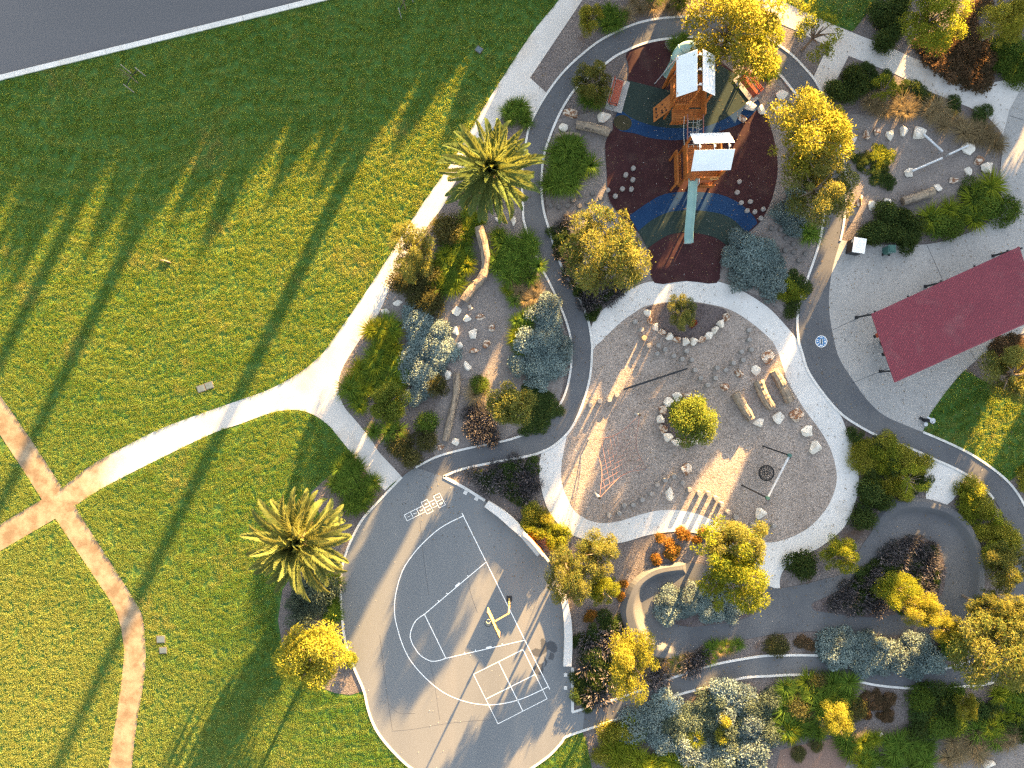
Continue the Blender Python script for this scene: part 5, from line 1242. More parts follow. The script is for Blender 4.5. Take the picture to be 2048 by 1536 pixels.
TREE = dict(n=13000, lobes=34, L=(0.04, 0.10), asp=0.34, spread=0.80, lr=(0.10, 0.33))
DENSE = dict(n=16000, lobes=26, L=(0.045, 0.10), asp=0.4, spread=0.66, lr=(0.22, 0.40), zlow=-0.3)
PL = {
 'dyellow': [crown('crown', 180 + s, M['lf_yellow'], **DENSE) for s in range(2)],
 'dgold': [crown('crown', 184 + s, M['lf_ring'], **DENSE) for s in range(2)],
 'dwattle': [crown('crown', 188, M['lf_wattle'], **DENSE)],
 'gold': [crown('crown', 100 + s, M['lf_gold'], **TREE) for s in range(3)],
 'wattle': [crown('crown', 120 + s, M['lf_wattle'], **{**TREE, 'L': (0.05, 0.11), 'asp': 0.26, 'lobes': 40, 'lr': (0.08, 0.30)}) for s in range(3)],
 'yellow': [crown('crown', 140 + s, M['lf_yellow'], **TREE) for s in range(3)],
 'gum': [crown('crown', 160 + s, M['lf_gold'], n=2600, lobes=24, L=(0.06, 0.13), asp=0.25, spread=0.85, lr=(0.10, 0.22), droop=0.5) for s in range(2)],
 'tallgum': [crown('crown', 170 + s, M['lf_olive'], n=6500, lobes=24, L=(0.10, 0.20), asp=0.6, spread=0.72, lr=(0.26, 0.42)) for s in range(3)],
 'ball': [crown('clipped_shrub', 200 + s, M['lf_dark'], n=3000, lobes=7, spread=0.42, lr=(0.42, 0.58), L=(0.08, 0.15), asp=0.45, zlow=-0.2) for s in range(3)],
 'shrub': [crown('round_shrub', 220 + s, M['lf_green'], n=3000, lobes=9, spread=0.5, lr=(0.35, 0.55), L=(0.08, 0.16), asp=0.32, zlow=-0.2) for s in range(3)],
 'olive': [crown('olive_shrub', 240 + s, M['lf_olive'], n=3200, lobes=10, spread=0.52, lr=(0.32, 0.5), L=(0.07, 0.15), asp=0.36, zlow=-0.2) for s in range(3)],
 'goldsh': [crown('golden_shrub', 260 + s, M['lf_yellow'], n=3000, lobes=10, spread=0.55, lr=(0.30, 0.5), L=(0.08, 0.17), asp=0.32, zlow=-0.2) for s in range(3)],
 'grey': [crown('grey_shrub', 280 + s, M['lf_grey'], n=3200, lobes=10, spread=0.52, lr=(0.32, 0.5), L=(0.07, 0.14), asp=0.45, zlow=-0.2) for s in range(2)],
 'salt': [crown('saltbush', 300 + s, M['lf_salt'], n=3600, lobes=12, spread=0.58, lr=(0.28, 0.46), L=(0.07, 0.13), asp=0.6, zlow=-0.2) for s in range(4)],
 'brown': [crown('russet_shrub', 320 + s, M['lf_brown'], n=2600, lobes=10, spread=0.55, lr=(0.28, 0.46), L=(0.09, 0.18), asp=0.45, zlow=-0.2) for s in range(2)],
 'orange': [crown('orange_shrub', 340 + s, M['lf_orange'], n=900, lobes=6, spread=0.5, lr=(0.35, 0.5), L=(0.16, 0.3), asp=0.3, zlow=-0.2) for s in range(2)],
 'red': [crown('red_shrub', 350, M['lf_red'], n=700, lobes=5, spread=0.5, lr=(0.35, 0.5), L=(0.16, 0.3), asp=0.25, zlow=-0.2)],
 'strap': [blades('strappy_tussock', 400 + s, M['lf_strap'], n=190, w=0.026) for s in range(4)],
 'strapy': [blades('strappy_tussock', 420 + s, M['lf_strap_y'], n=190, w=0.026) for s in range(3)],
 'tan': [blades('tan_tussock', 440 + s, M['lf_tan'], n=200, w=0.012, rise=(0.45, 0.95), stiff=1.2) for s in range(3)],
 'lav': [spikes('spiky_clump', 460 + s, M['lf_lav']) for s in range(4)],
 'cover': [crown('low_shrub', 480 + s, M['lf_dark'], n=1700, lobes=9, spread=0.62, lr=(0.28, 0.42), L=(0.10, 0.2), asp=0.35, zlow=-0.1) for s in range(3)],
 'covery': [crown('low_shrub', 490 + s, M['lf_gold'], n=1700, lobes=9, spread=0.62, lr=(0.28, 0.42), L=(0.10, 0.2), asp=0.35, zlow=-0.1) for s in range(3)],
}
NAME = dict(ball='clipped_shrub', shrub='round_shrub', olive='olive_shrub', goldsh='golden_shrub', grey='grey_shrub', salt='saltbush', brown='russet_shrub', orange='orange_shrub', red='red_shrub',
            strap='strappy_tussock', strapy='strappy_tussock', tan='tan_tussock', lav='spiky_clump', cover='low_shrub', covery='low_shrub')
CAT = dict(strap='tussock', strapy='tussock', tan='grass tussock', lav='plant', cover='shrub', covery='shrub')
pr = random.Random(21)

def trunk_mesh(seed):
    """stem and limbs: unit height, unit crown radius"""
    r = random.Random(seed); m = MB()
    bx, by = r.uniform(-0.06, 0.06), r.uniform(-0.06, 0.06)
    m.tube([(0, 0, 0), (bx * 0.5, by * 0.5, 0.25), (bx, by, 0.5), (bx * 1.3, by, 0.75)], [0.065, 0.05, 0.04, 0.02], 8)
    for k in range(8):
        a = k * 0.785 + r.uniform(-0.3, 0.3); z = r.uniform(0.3, 0.55); q = r.uniform(0.4, 0.75)
        m.tube([(bx, by, z), (bx + math.cos(a) * q * 0.45, by + math.sin(a) * q * 0.45, z + 0.16), (bx + math.cos(a) * q, by + math.sin(a) * q, z + r.uniform(0.22, 0.38))], [0.03, 0.02, 0.006], 6)
    return m.mesh('trunk', M['bark'])
TRK = [trunk_mesh(s) for s in range(4)]

def tree(px, py, rad, H, kind, label, name='tree', group=None, sx=1.0, sy=1.0, cz=None, rzf=0.8):
    """px,py: where the crown's middle shows; rad in px at the ground scale"""
    zc = H * (cz or 0.62); p = W(px, py, zc)
    r = rad / FPX * (CAM_H - zc) / 0.86
    o = tag(empty(name, (p.x, p.y, 0.02), 0), label, 'tree', group)
    rot = pr.uniform(0, 6.28) if sx == sy else 0.0
    obj('trunk', pr.choice(TRK), o, (0, 0, 0), pr.uniform(0, 6.28), (r * 0.9, r * 0.9, H * 0.95))
    obj('crown', pr.choice(PL[kind]), o, (0, 0, zc), rot, (r * sx, r * sy, (H - zc) * 1.04 / rzf * 0.82))
    return o

def plant(px, py, rad, h, kind, label, group=None, sx=1.0, sy=1.0):
    zc = h * 0.5; p = W(px, py, zc); r = rad / 28.0 * (1.45 if kind in ('strap', 'strapy', 'tan') else 1.42)
    me = pr.choice(PL[kind])
    bl = kind in ('strap', 'strapy', 'tan', 'lav')
    o = obj(NAME[kind], me, None, (p.x, p.y, 0.02 if bl else h * 0.22), pr.uniform(0, 6.28), (r * sx, r * sy, h if bl else h * 0.80))
    return tag(o, label, CAT.get(kind, 'shrub'), group)

def fill(poly, kind, sp, rad, h, label, group, jit=0.35, seed=0):
    """plant a bed: one plant every sp px on a jittered hex grid"""
    r = random.Random(str(poly[0]) + str(kind) + str(seed)); xs = [p[0] for p in poly]; ys = [p[1] for p in poly]; c = []
    y = min(ys) + sp * 0.3; row = 0
    while y < max(ys):
        x = min(xs) + (sp / 2 if row % 2 else 0) + sp * 0.2
        while x < max(xs):
            c.append((x + r.uniform(-jit, jit) * sp, y + r.uniform(-jit, jit) * sp)); x += sp
        y += sp * 0.86; row += 1
    ok = inside(np.array(c), poly)
    for q, k in zip(c, ok):
        if k:
            f = r.uniform(0.78, 1.22); kd = r.choice(kind) if isinstance(kind, (list, tuple)) else kind
            lb = label[kd] if isinstance(label, dict) else label
            plant(q[0], q[1], rad * f, h * r.uniform(0.8, 1.2), kd, lb, group if not isinstance(label, dict) else group + ' ' + kd)

# ---- palms
def frond_mesh(seed, mat, droop):
    r = np.random.RandomState(seed); n = 46; V = []; F = []; T = []
    ts = np.linspace(0.0, 1.0, 24); ang = 0.35 * (1 - droop) - ts ** 1.5 * (0.75 + 1.0 * droop)
    step = np.diff(ts, prepend=0); x = np.cumsum(np.cos(ang) * step); z = np.cumsum(np.sin(ang) * step)
    P = np.c_[x, np.zeros_like(x), z]
    for j in range(n):
        t = 0.14 + 0.86 * j / (n - 1); p = np.array([np.interp(t, ts, x), 0, np.interp(t, ts, z)]); a = np.interp(t, ts, ang)
        fw = np.array([math.cos(a), 0, math.sin(a)]); up = np.array([-math.sin(a), 0, math.cos(a)])
        ln = 0.165 * (math.sin(math.pi * min(1, 0.18 + 0.80 * t)) ** 0.7) * r.uniform(0.85, 1.1)
        for s in (-1, 1):
            d = fw * (0.72 + 0.3 * t) + np.array([0, s, 0]) * (0.78 - 0.25 * t) + up * (0.34 + r.uniform(-0.12, 0.12)); d /= np.linalg.norm(d)
            w = np.cross(d, up); w /= np.linalg.norm(w); ww = 0.014
            b = len(V); V += [p - w * ww * 0.6, p + d * ln * 0.5 - w * ww, p + d * ln, p + d * ln * 0.5 + w * ww]; F.append((b, b + 1, b + 2, b + 3)); T.append(np.clip(r.normal(0.45 + 0.25 * t, 0.2), 0, 1))
    for j in range(len(ts) - 1):
        wj, wk = 0.016 * (1 - 0.8 * ts[j]), 0.016 * (1 - 0.8 * ts[j + 1]); b = len(V)
        V += [P[j] + (0, -wj, 0.003), P[j] + (0, wj, 0.003), P[j + 1] + (0, wk, 0.003), P[j + 1] + (0, -wk, 0.003)]; F.append((b, b + 1, b + 2, b + 3)); T.append(1.0)
    return np_mesh('frond', np.array(V), np.array(F), mat, np.array(T))
def palm(px, py, rad, H, mat, label, seed, N=78, pw=1.15, low=16, twist=0.45):
    p = W(px, py, H); r = rad / FPX * (CAM_H - H)
    o = tag(empty('palm_tree', (p.x, p.y, 0.02)), label, 'palm tree'); q = random.Random(seed)
    m = MB(); m.tube([(0, 0, 0), (0.03, 0, H * 0.3), (0, 0.02, H * 0.8), (0, 0, H)], [0.42, 0.33, 0.33, 0.40], 14)
    for k in range(34):
        a = k * 2.399; z = H * 0.55 + 0.4 * H * k / 34
        m.bar((math.cos(a) * 0.3, math.sin(a) * 0.3, z), (math.cos(a) * 0.5, math.sin(a) * 0.5, z + 0.16), 0.13, 0.07)
    m.build('trunk', M['palm_bark'], o)
    fm = [frond_mesh(seed + i, mat, d) for i, d in enumerate((0.0, 0.35, 0.7))]
    for k in range(N):
        u = k / N; a = k * 2.39996 + q.uniform(-0.18, 0.18)
        el = R(78) * (1 - u) ** pw - R(low) * u + q.uniform(-0.08, 0.08)
        L = r * (0.78 + 0.34 * math.sin(min(1.0, 0.25 + u) * math.pi * 0.5)) * q.uniform(0.9, 1.08)
        f = obj('frond', fm[0 if u < 0.35 else (1 if u < 0.72 else 2)], o, (math.cos(a) * 0.12, math.sin(a) * 0.12, H + 0.15 - 0.25 * u))
        f.rotation_euler = Quaternion((0, 0, 1), a).to_matrix().to_4x4().to_euler()
        f.rotation_mode = 'QUATERNION'
        f.rotation_quaternion = Quaternion((0, 0, 1), a) @ Quaternion((0, 1, 0), -el) @ Quaternion((1, 0, 0), q.uniform(-twist, twist))
        f.scale = (L, L, L)
    dead_fronds(o, H, r * 0.92, 7, seed + 9)
def dead_fronds(o, H, r, n, seed):
    q = random.Random(seed); me = frond_mesh(seed, M['lf_tan'], 0.9)
    for k in range(n):
        a = q.uniform(0, 6.28); f = obj('dead_frond', me, o, (math.cos(a) * 0.2, math.sin(a) * 0.2, H - 0.25)); f.rotation_mode = 'QUATERNION'
        f.rotation_quaternion = Quaternion((0, 0, 1), a) @ Quaternion((0, 1, 0), R(q.uniform(18, 40))) @ Quaternion((1, 0, 0), q.uniform(-0.6, 0.6)); f.scale = (r, r, r)
palm(983, 345, 96, 4.6, M['lf_palm'], 'feathery palm with dark green fronds above the curved fallen trunk', 500)
palm(601, 1082, 103, 4.8, M['lf_palm_y'], 'feathery palm with sunlit golden fronds at the edge of the court', 520, 74, 1.3, 20, 0.6)

# ---- trees
tree(1215, 500, 84, 6.3, 'wattle', 'wide feathery golden olive tree below the left rubber edge', 'wattle_tree', sx=0.96, sy=1.15)
tree(1468, 62, 92, 7.2, 'yellow', 'large bright yellow tree over the top of the ring path', 'wattle_tree')
tree(1520, 95, 52, 4.8, 'gold', 'smaller yellow green tree leaning off the large one by the bench', 'wattle_tree')
tree(1622, 272, 92, 5.8, 'yellow', 'bright yellow tree over the ring path beside the pipe garden', 'wattle_tree')
tree(1640, 375, 72, 4.8, 'wattle', 'olive gold tree drooping over the path before the plaza', 'wattle_tree', sx=1.05, sy=1.0)
tree(1638, 62, 50, 4.4, 'gum', 'sparse see-through young gum over the white path fork', 'gum_tree', sy=1.35)
tree(822, 500, 46, 4.0, 'wattle', 'pale golden tree beside the white path and the lit lawn', 'wattle_tree', sy=1.35)
tree(1868, 38, 62, 5.0, 'gold', 'golden tree among the clipped dark shrubs in the top bed', 'wattle_tree')
tree(2012, 45, 50, 4.6, 'yellow', 'orange yellow tree in the top bed behind the russet shrubs', 'wattle_tree')
tree(1180, 38, 28, 2.6, 'yellow', 'small bright yellow bush tree at the top of the ring path', 'wattle_tree', sy=1.15)
tree(1186, 165, 42, 3.0, 'wattle', 'olive bush tree with golden tips beside the bench slab', 'bush_tree', cz=0.5)
tree(1388, 838, 56, 4.0, 'dgold', 'dense rounded yellow green tree inside the stone ring', 'round_tree', cz=0.56)
tree(1364, 622, 29, 2.4, 'wattle', 'small olive gold tree in the stone crescent bed', 'small_tree', sy=1.3)
tree(1020, 808, 47, 3.7, 'dwattle', 'soft golden olive rounded tree in the lower left garden', 'round_tree', cz=0.5)
tree(776, 806, 45, 2.9, 'dgold', 'bright green rounded bush tree among the strappy tussocks', 'round_tree', cz=0.5)
tree(625, 1310, 72, 4.2, 'dyellow', 'brilliant yellow rounded tree below the court palm', 'round_tree', cz=0.58)
tree(1138, 1150, 52, 4.6, 'wattle', 'golden tree over the seat wall, nearer the court of the pair', 'wattle_tree', sx=0.82, sy=1.25)
tree(1196, 1108, 46, 4.4, 'wattle', 'golden tree touching the concrete path, paired with the one over the seat', 'wattle_tree')
tree(1205, 1178, 36, 2.6, 'gold', 'shaded green bush tree between the two golden seat wall trees', 'bush_tree', cz=0.5)
tree(1440, 1095, 66, 5.4, 'gum', 'open branched golden tree by the orange flower bed', 'gum_tree')
tree(1470, 1160, 74, 5.2, 'gold', 'broad golden tree shading the end of the saltbush island', 'wattle_tree')
tree(1478, 1088, 62, 5.0, 'wattle', 'golden tree over the concrete path bend below the play pit', 'wattle_tree')
tree(1262, 1328, 64, 4.6, 'yellow', 'orange gold tree leaning over the lower asphalt path', 'wattle_tree', sx=0.85, sy=1.15)
tree(1795, 1182, 40, 3.0, 'gold', 'green gold bush tree in the heart shaped bed', 'bush_tree', cz=0.5)
tree(1848, 1222, 42, 3.6, 'yellow', 'bright yellow bush tree spilling off the heart shaped bed', 'bush_tree', sy=0.9)
tree(1893, 1256, 30, 3.0, 'yellow', 'small bright yellow bush tree at the heart bed tip over the track', 'bush_tree')
tree(1985, 1300, 78, 5.4, 'wattle', 'large golden olive tree over the end of the lower path', 'wattle_tree', sy=1.1)
tree(2040, 1250, 55, 5.0, 'wattle', 'golden olive tree over the right path bend', 'wattle_tree')
tree(1975, 1215, 44, 4.2, 'wattle', 'olive tree with reddish tips beside the right track loop', 'wattle_tree')
tree(2010, 1135, 48, 3.6, 'wattle', 'dull olive tree below the yellow green hedge', 'wattle_tree')
tree(2030, 745, 62, 3.6, 'wattle', 'orange tinged bushy tree in the mulch beside the shelter', 'bush_tree', cz=0.5)
tree(1820, 960, 38, 2.6, 'gum', 'light green airy bush tree over the mixed shrub bed', 'bush_tree', cz=0.55)
tree(1935, 1415, 24, 2.2, 'yellow', 'narrow yellow bush tree in the bottom bed', 'bush_tree', sy=1.3)
tree(1672, 1440, 40, 2.4, 'yellow', 'pale yellow rounded bush tree in the bottom bed', 'round_tree', cz=0.52)
tree(1680, 1110, 40, 2.4, 'gold', 'yellow green shrub tree between concrete path and track', 'round_tree', cz=0.5)
tree(1768, 176, 30, 2.6, 'gum', 'thin yellow bush tree behind the tan grasses', 'bush_tree', cz=0.55)
tree(1660, 1525 - 60, 10, 0.8, 'gold', 'tiny yellow bush at the foot of the pale yellow one', 'bush_tree', cz=0.5) if False else None

# ---- beds: left garden
fill([(1026, 203), (1062, 215), (1050, 262), (1010, 258), (1003, 235)], 'strap', 20, 17, 0.7, 'green strappy tussock in the corner between white path and ring path', 'tussocks above the palm')
fill([(930, 400), (958, 420), (952, 500), (938, 560), (915, 580), (860, 580), (850, 520), (905, 490), (925, 440)], ['strap', 'strapy'], 24, 22, 0.8, {'strap': 'green strappy tussock along the curved fallen trunk', 'strapy': 'yellow green strappy tussock along the curved fallen trunk'}, 'tussocks by the curved trunk')
plant(893, 457, 33, 1.6, 'olive', 'dark olive round shrub between palm and pale golden tree')
fill([(788, 545), (840, 525), (880, 560), (880, 600), (850, 612), (800, 600)], 'olive', 36, 28, 1.1, 'dark olive shrub at the foot of the pale golden tree', 'olive shrubs under the golden tree')
fill([(985, 478), (1000, 460), (1058, 466), (1080, 530), (1082, 556), (1040, 560), (1000, 545), (985, 520)], 'strap', 24, 21, 0.8, 'green strappy tussock in the dense patch beside the ring path', 'tussocks beside the ring path')
fill([(1000, 565), (1085, 560), (1080, 590), (1058, 640), (1050, 720), (1028, 715), (1030, 640), (1003, 592)], ['strap', 'strapy', 'tan'], 23, 18, 0.65, {'strap': 'green tussock in the mixed strip along the right saltbushes', 'strapy': 'yellow green tussock in the mixed strip along the right saltbushes', 'tan': 'tan grass tussock in the mixed strip along the right saltbushes'}, 'mixed strip by the saltbush')
fill([(1085, 566), (1105, 590), (1128, 640), (1138, 690), (1135, 745), (1118, 772), (1062, 766), (1044, 740), (1054, 690), (1064, 635), (1076, 600)], 'salt', 31, 25, 0.95, 'blue grey saltbush in the row along the ring path inner bend', 'saltbushes by the ring path')
fill([(735, 662), (768, 640), (800, 662), (806, 720), (808, 770), (740, 800), (740, 850), (800, 850), (790, 880), (745, 870), (712, 832), (697, 775), (708, 720)], ['strap', 'strapy'], 25, 22, 0.75, {'strap': 'green strappy tussock in the big bed at the path fork', 'strapy': 'yellow lit strappy tussock in the big bed at the path fork'}, 'tussocks at the path fork')
fill([(815, 648), (870, 642), (898, 680), (900, 715), (890, 742), (858, 762), (838, 790), (845, 818), (826, 806), (818, 720)], 'salt', 32, 27, 0.9, 'blue grey saltbush in the clump left of the white stones', 'saltbushes by the white stones')
plant(874, 776, 22, 1.1, 'olive', 'dark olive shrub at the lower tip of the left saltbush clump')
plant(853, 848, 25, 1.2, 'shrub', 'neat round green shrub beside the long thin log')
fill([(765, 870), (850, 870), (862, 900), (845, 925), (810, 925), (780, 905)], 'olive', 34, 27, 1.0, 'dark olive shrub at the white path end near the court', 'olive shrubs near the court')
plant(962, 770, 22, 0.8, 'shrub', 'small green shrub above the brown grass tuft')
plant(950, 788, 26, 0.7, 'tan', 'brown dry grass tuft beside the soft golden olive tree')
fill([(925, 835), (950, 805), (980, 820), (985, 870), (1000, 885), (960, 885), (928, 865)], 'lav', 17, 14, 0.55, 'dark purple spiky clump in the lower left garden corner', 'purple clumps in the lower left garden')
fill([(1045, 778), (1115, 785), (1118, 815), (1085, 845), (1020, 868), (985, 880), (1000, 860), (1055, 840)], 'cover', 24, 20, 0.45, 'low dark green shrub hugging the inside of the ring path bend', 'low shrubs inside the ring path bend')

# ---- beds: playground surroundings
fill([(1095, 292), (1150, 277), (1188, 302), (1182, 340), (1150, 368), (1102, 388), (1092, 340)], 'strap', 26, 24, 0.95, 'green strappy tussock in the clump between two trails of stumps', 'tussocks left of the rubber')
fill([(1160, 180), (1215, 175), (1205, 205), (1170, 212)], 'strap', 22, 18, 0.7, 'green tussock at the foot of the olive bush tree', 'tussocks at the olive bush')
fill([(1103, 442), (1140, 432), (1150, 500), (1170, 560), (1235, 560), (1245, 585), (1182, 636), (1150, 585), (1122, 520)], ['lav', 'lav', 'cover'], 17, 14, 0.55, {'lav': 'dark purple spiky clump under the wide feathery tree', 'cover': 'dark green low shrub under the wide feathery tree'}, 'purple clumps under the wide tree')
fill([(1262, 545), (1295, 530), (1300, 556), (1265, 572)], 'strap', 20, 15, 0.5, 'green tussock at the tip of the bed by the lower rubber', 'tussocks by the lower rubber')
fill([(1200, 20), (1240, 20), (1245, 50), (1205, 62)], 'strap', 20, 18, 0.7, 'green tussock beside the small yellow bush tree on the ring path', 'tussocks by the small yellow bush')
fill([(1245, 0), (1290, -5), (1285, 35), (1250, 45)], 'tan', 22, 17, 0.6, 'tan grass tussock above the top of the ring path', 'tan tussocks at the top')
fill([(1290, -15), (1370, -15), (1360, 18), (1295, 28)], ['strap', 'tan', 'strapy'], 24, 20, 0.7, {'strap': 'green tussock in the mixed bed behind the ring path top', 'tan': 'tan tussock in the mixed bed behind the ring path top', 'strapy': 'yellow green tussock in the mixed bed behind the ring path top'}, 'mixed bed at the top')
fill([(1345, 76), (1385, 76), (1385, 100), (1350, 100)], 'strap', 17, 15, 0.6, 'green tussock in the small island behind the curved slide', 'tussocks behind the slide')
fill([(1515, 130), (1550, 122), (1562, 150), (1530, 165)], ['strap', 'strapy'], 21, 19, 0.75, {'strap': 'green tussock beside the half hidden bench', 'strapy': 'yellow green tussock beside the half hidden bench'}, 'tussocks by the hidden bench')
fill([(1460, 505), (1510, 465), (1552, 485), (1568, 550), (1545, 592), (1505, 580), (1442, 556)], 'salt', 33, 28, 1.0, 'blue grey saltbush in the large clump right of the straight slide', 'saltbushes right of the slide')
fill([(1555, 400), (1600, 395), (1615, 440), (1590, 462), (1562, 440)], 'salt', 30, 25, 0.9, 'blue grey saltbush partly under the olive gold path tree', 'saltbushes under the path tree')
plant(1620, 466, 26, 0.8, 'strap', 'single green strappy tussock at the ring path edge by the stumps')
fill([(1570, 545), (1605, 545), (1600, 590), (1585, 628), (1565, 600)], ['cover', 'covery'], 22, 18, 0.6, {'cover': 'dark low shrub at the narrow bed end by the concrete path', 'covery': 'yellow lit low shrub at the narrow bed end by the concrete path'}, 'shrubs at the narrow bed end')

# ---- beds: upper right
fill([(1740, 20), (1810, -15), (1830, 50), (1810, 85), (1770, 85)], 'ball', 29, 22, 1.4, 'dark clipped round shrub in the top bed by the shaded lawn', 'clipped shrubs in the top bed')
fill([(1845, 75), (1900, 60), (1985, 90), (1992, 140), (1960, 160), (1915, 150), (1835, 112)], 'brown', 30, 27, 0.9, 'russet brown shrub along the white path in the top bed', 'russet shrubs in the top bed')
fill([(1990, 80), (2070, 80), (2070, 145), (2005, 152)], 'shrub', 34, 28, 0.9, 'green shrub in the top corner bed behind the russet shrubs', 'green shrubs in the top corner')
fill([(1925, 5), (1965, 0), (1960, 40), (1930, 45)], 'brown', 28, 20, 0.7, 'small russet shrub between the two top golden trees', 'small russet shrubs')
fill([(1680, 150), (1700, 120), (1722, 130), (1725, 200), (1705, 222), (1680, 190)], 'ball', 27, 23, 1.4, 'dark clipped round shrub at the white path stub', 'clipped shrubs at the path stub')
fill([(1725, 133), (1760, 140), (1850, 180), (1990, 240), (1975, 250), (1860, 205), (1790, 190), (1730, 165)], 'cover', 22, 18, 0.55, 'low dark green hedge shrub along the lower side of the white path', 'low hedge along the white path')
fill([(1730, 205), (1800, 190), (1860, 205), (1930, 235), (1985, 255), (2005, 290), (1985, 300), (1920, 265), (1860, 245), (1800, 225), (1735, 232)], 'tan', 23, 24, 0.85, 'tan feathery grass tussock in the arc above the gravel garden', 'tan grasses above the gravel garden')
fill([(1712, 308), (1788, 298), (1796, 320), (1785, 345), (1798, 378), (1788, 382), (1770, 350), (1735, 350), (1715, 330)], ['cover', 'covery'], 19, 15, 0.4, {'cover': 'dark green spreading shrub in the gravel garden', 'covery': 'yellow tipped spreading shrub in the gravel garden'}, 'spreading shrubs in the gravel garden')
fill([(1712, 440), (1745, 425), (1800, 420), (1850, 440), (1850, 475), (1800, 485), (1720, 475)], 'ball', 31, 24, 1.1, 'clipped dark round shrub in the hedge behind the bins', 'clipped hedge behind the bins')
fill([(1855, 410), (1905, 395), (1960, 365), (2000, 360), (2010, 420), (1960, 450), (1900, 475), (1860, 470)], ['shrub', 'strapy', 'shrub'], 33, 30, 0.95, {'shrub': 'soft green shrub in the bed between gravel garden and plaza', 'strapy': 'yellow tussock in the bed between gravel garden and plaza'}, 'bed between gravel garden and plaza')

# ---- beds: right and lower right
fill([(1700, 862), (1722, 858), (1845, 908), (1858, 985), (1800, 1000), (1742, 978), (1725, 930)], ['cover', 'covery', 'goldsh'], 27, 21, 0.8, {'cover': 'dark shrub in the mixed bed between the two concrete paths', 'covery': 'yellow green low shrub in the mixed bed between the two concrete paths', 'goldsh': 'golden shrub in the mixed bed between the two concrete paths'}, 'mixed bed between concrete paths')
for q in ((1745, 990, 27), (1730, 1034, 29), (1772, 1008, 22)): plant(q[0], q[1], q[2], 1.3, 'ball', 'dark round shrub in the trio at the top of the track loop', 'round shrubs at the track loop')
fill([(1912, 962), (1950, 962), (2008, 1020), (2028, 1100), (1995, 1135), (1972, 1080), (1925, 1010)], ['goldsh', 'covery'], 27, 23, 1.0, {'goldsh': 'bright golden shrub in the hedge outside the track loop', 'covery': 'yellow green shrub in the hedge outside the track loop'}, 'yellow hedge outside the track loop')
fill([(2035, 950), (2070, 940), (2075, 975), (2045, 975)], 'goldsh', 24, 18, 0.7, 'golden shrub in the corner by the right lawn', 'golden shrubs by the right lawn')
plant(1605, 1132, 33, 1.1, 'ball', 'dark green round shrub at the concrete path mouth of the track')
fill([(1650, 1195), (1700, 1172), (1740, 1140), (1790, 1085), (1822, 1074), (1862, 1090), (1884, 1130), (1884, 1165), (1860, 1200), (1800, 1220), (1740, 1228), (1665, 1220)], ['lav', 'lav', 'lav', 'cover'], 17, 14, 0.55, {'lav': 'dark purple spiky clump in the heart shaped bed', 'cover': 'dark green low shrub in the heart shaped bed'}, 'purple clumps in the heart bed')
fill([(1322, 1207), (1350, 1192), (1440, 1190), (1500, 1205), (1500, 1228), (1430, 1244), (1378, 1248), (1340, 1238)], 'salt', 26, 21, 0.7, 'blue grey saltbush on the oval track island', 'saltbushes on the track island')
for q in ((1322, 1076), (1337, 1092), (1352, 1104), (1316, 1118), (1340, 1110), (1372, 1072), (1395, 1078), (1408, 1062), (1360, 1068)): plant(q[0], q[1], pr.uniform(10, 15), 0.5, 'orange', 'orange flowered small shrub below the concrete path', 'orange shrubs below the concrete path')
for q in ((1246, 1166), (1240, 1192), (1176, 1238), (1185, 1226)): plant(q[0], q[1], 11, 0.4, 'orange', 'orange tinged small shrub in the mulch beside the left track bank', 'orange shrubs by the track bank')
plant(1387, 651, 9, 0.45, 'red', 'small deep red shrub in the stone crescent bed')
fill([(1040, 1035), (1062, 1015), (1085, 1030), (1135, 1085), (1140, 1105), (1100, 1095), (1060, 1065)], ['covery', 'goldsh'], 20, 17, 0.95, {'covery': 'yellow green low shrub behind the mural wall', 'goldsh': 'golden shrub behind the mural wall'}, 'shrubs behind the mural wall')
fill([(938, 947), (1000, 928), (1068, 916), (1074, 985), (1040, 1002), (990, 988), (955, 968)], ['lav', 'lav', 'cover'], 17, 15, 0.5, {'lav': 'dark purple spiky clump in the wedge bed by the hopscotch', 'cover': 'dark low shrub in the wedge bed by the hopscotch'}, 'wedge bed by the hopscotch')
fill([(1158, 1270), (1185, 1250), (1240, 1235), (1262, 1285), (1245, 1340), (1240, 1392), (1180, 1408), (1155, 1415)], ['cover', 'cover', 'lav'], 22, 20, 0.6, {'cover': 'dark green low shrub in the bed right of the lower seat wall', 'lav': 'dark spiky clump in the bed right of the lower seat wall'}, 'dark bed right of the seat wall')
fill([(1285, 1310), (1340, 1325), (1385, 1312), (1410, 1295), (1480, 1285), (1490, 1305), (1420, 1322), (1340, 1350), (1300, 1365), (1270, 1375)], ['strap', 'lav', 'tan'], 18, 16, 0.5, {'strap': 'green tussock in the strip between track and lower path', 'lav': 'purple spiky clump in the strip between track and lower path', 'tan': 'tan tussock in the strip between track and lower path'}, 'strip between track and lower path')
plant(1556, 1296, 24, 0.8, 'olive', 'lone olive shrub between the track and the lower path')
plant(1610, 1287, 18, 0.4, 'brown', 'low dark russet shrub beside the long saltbush hedge')
fill([(1652, 1280), (1760, 1282), (1858, 1288), (1884, 1312), (1866, 1344), (1800, 1344), (1705, 1326), (1652, 1312)], 'salt', 23, 25, 1.0, 'pale blue grey saltbush in the long hedge below the heart bed', 'saltbush hedge below the heart bed')
plant(1908, 1298, 30, 1.2, 'shrub', 'dark green shrub between the saltbush hedge and the golden olive tree')

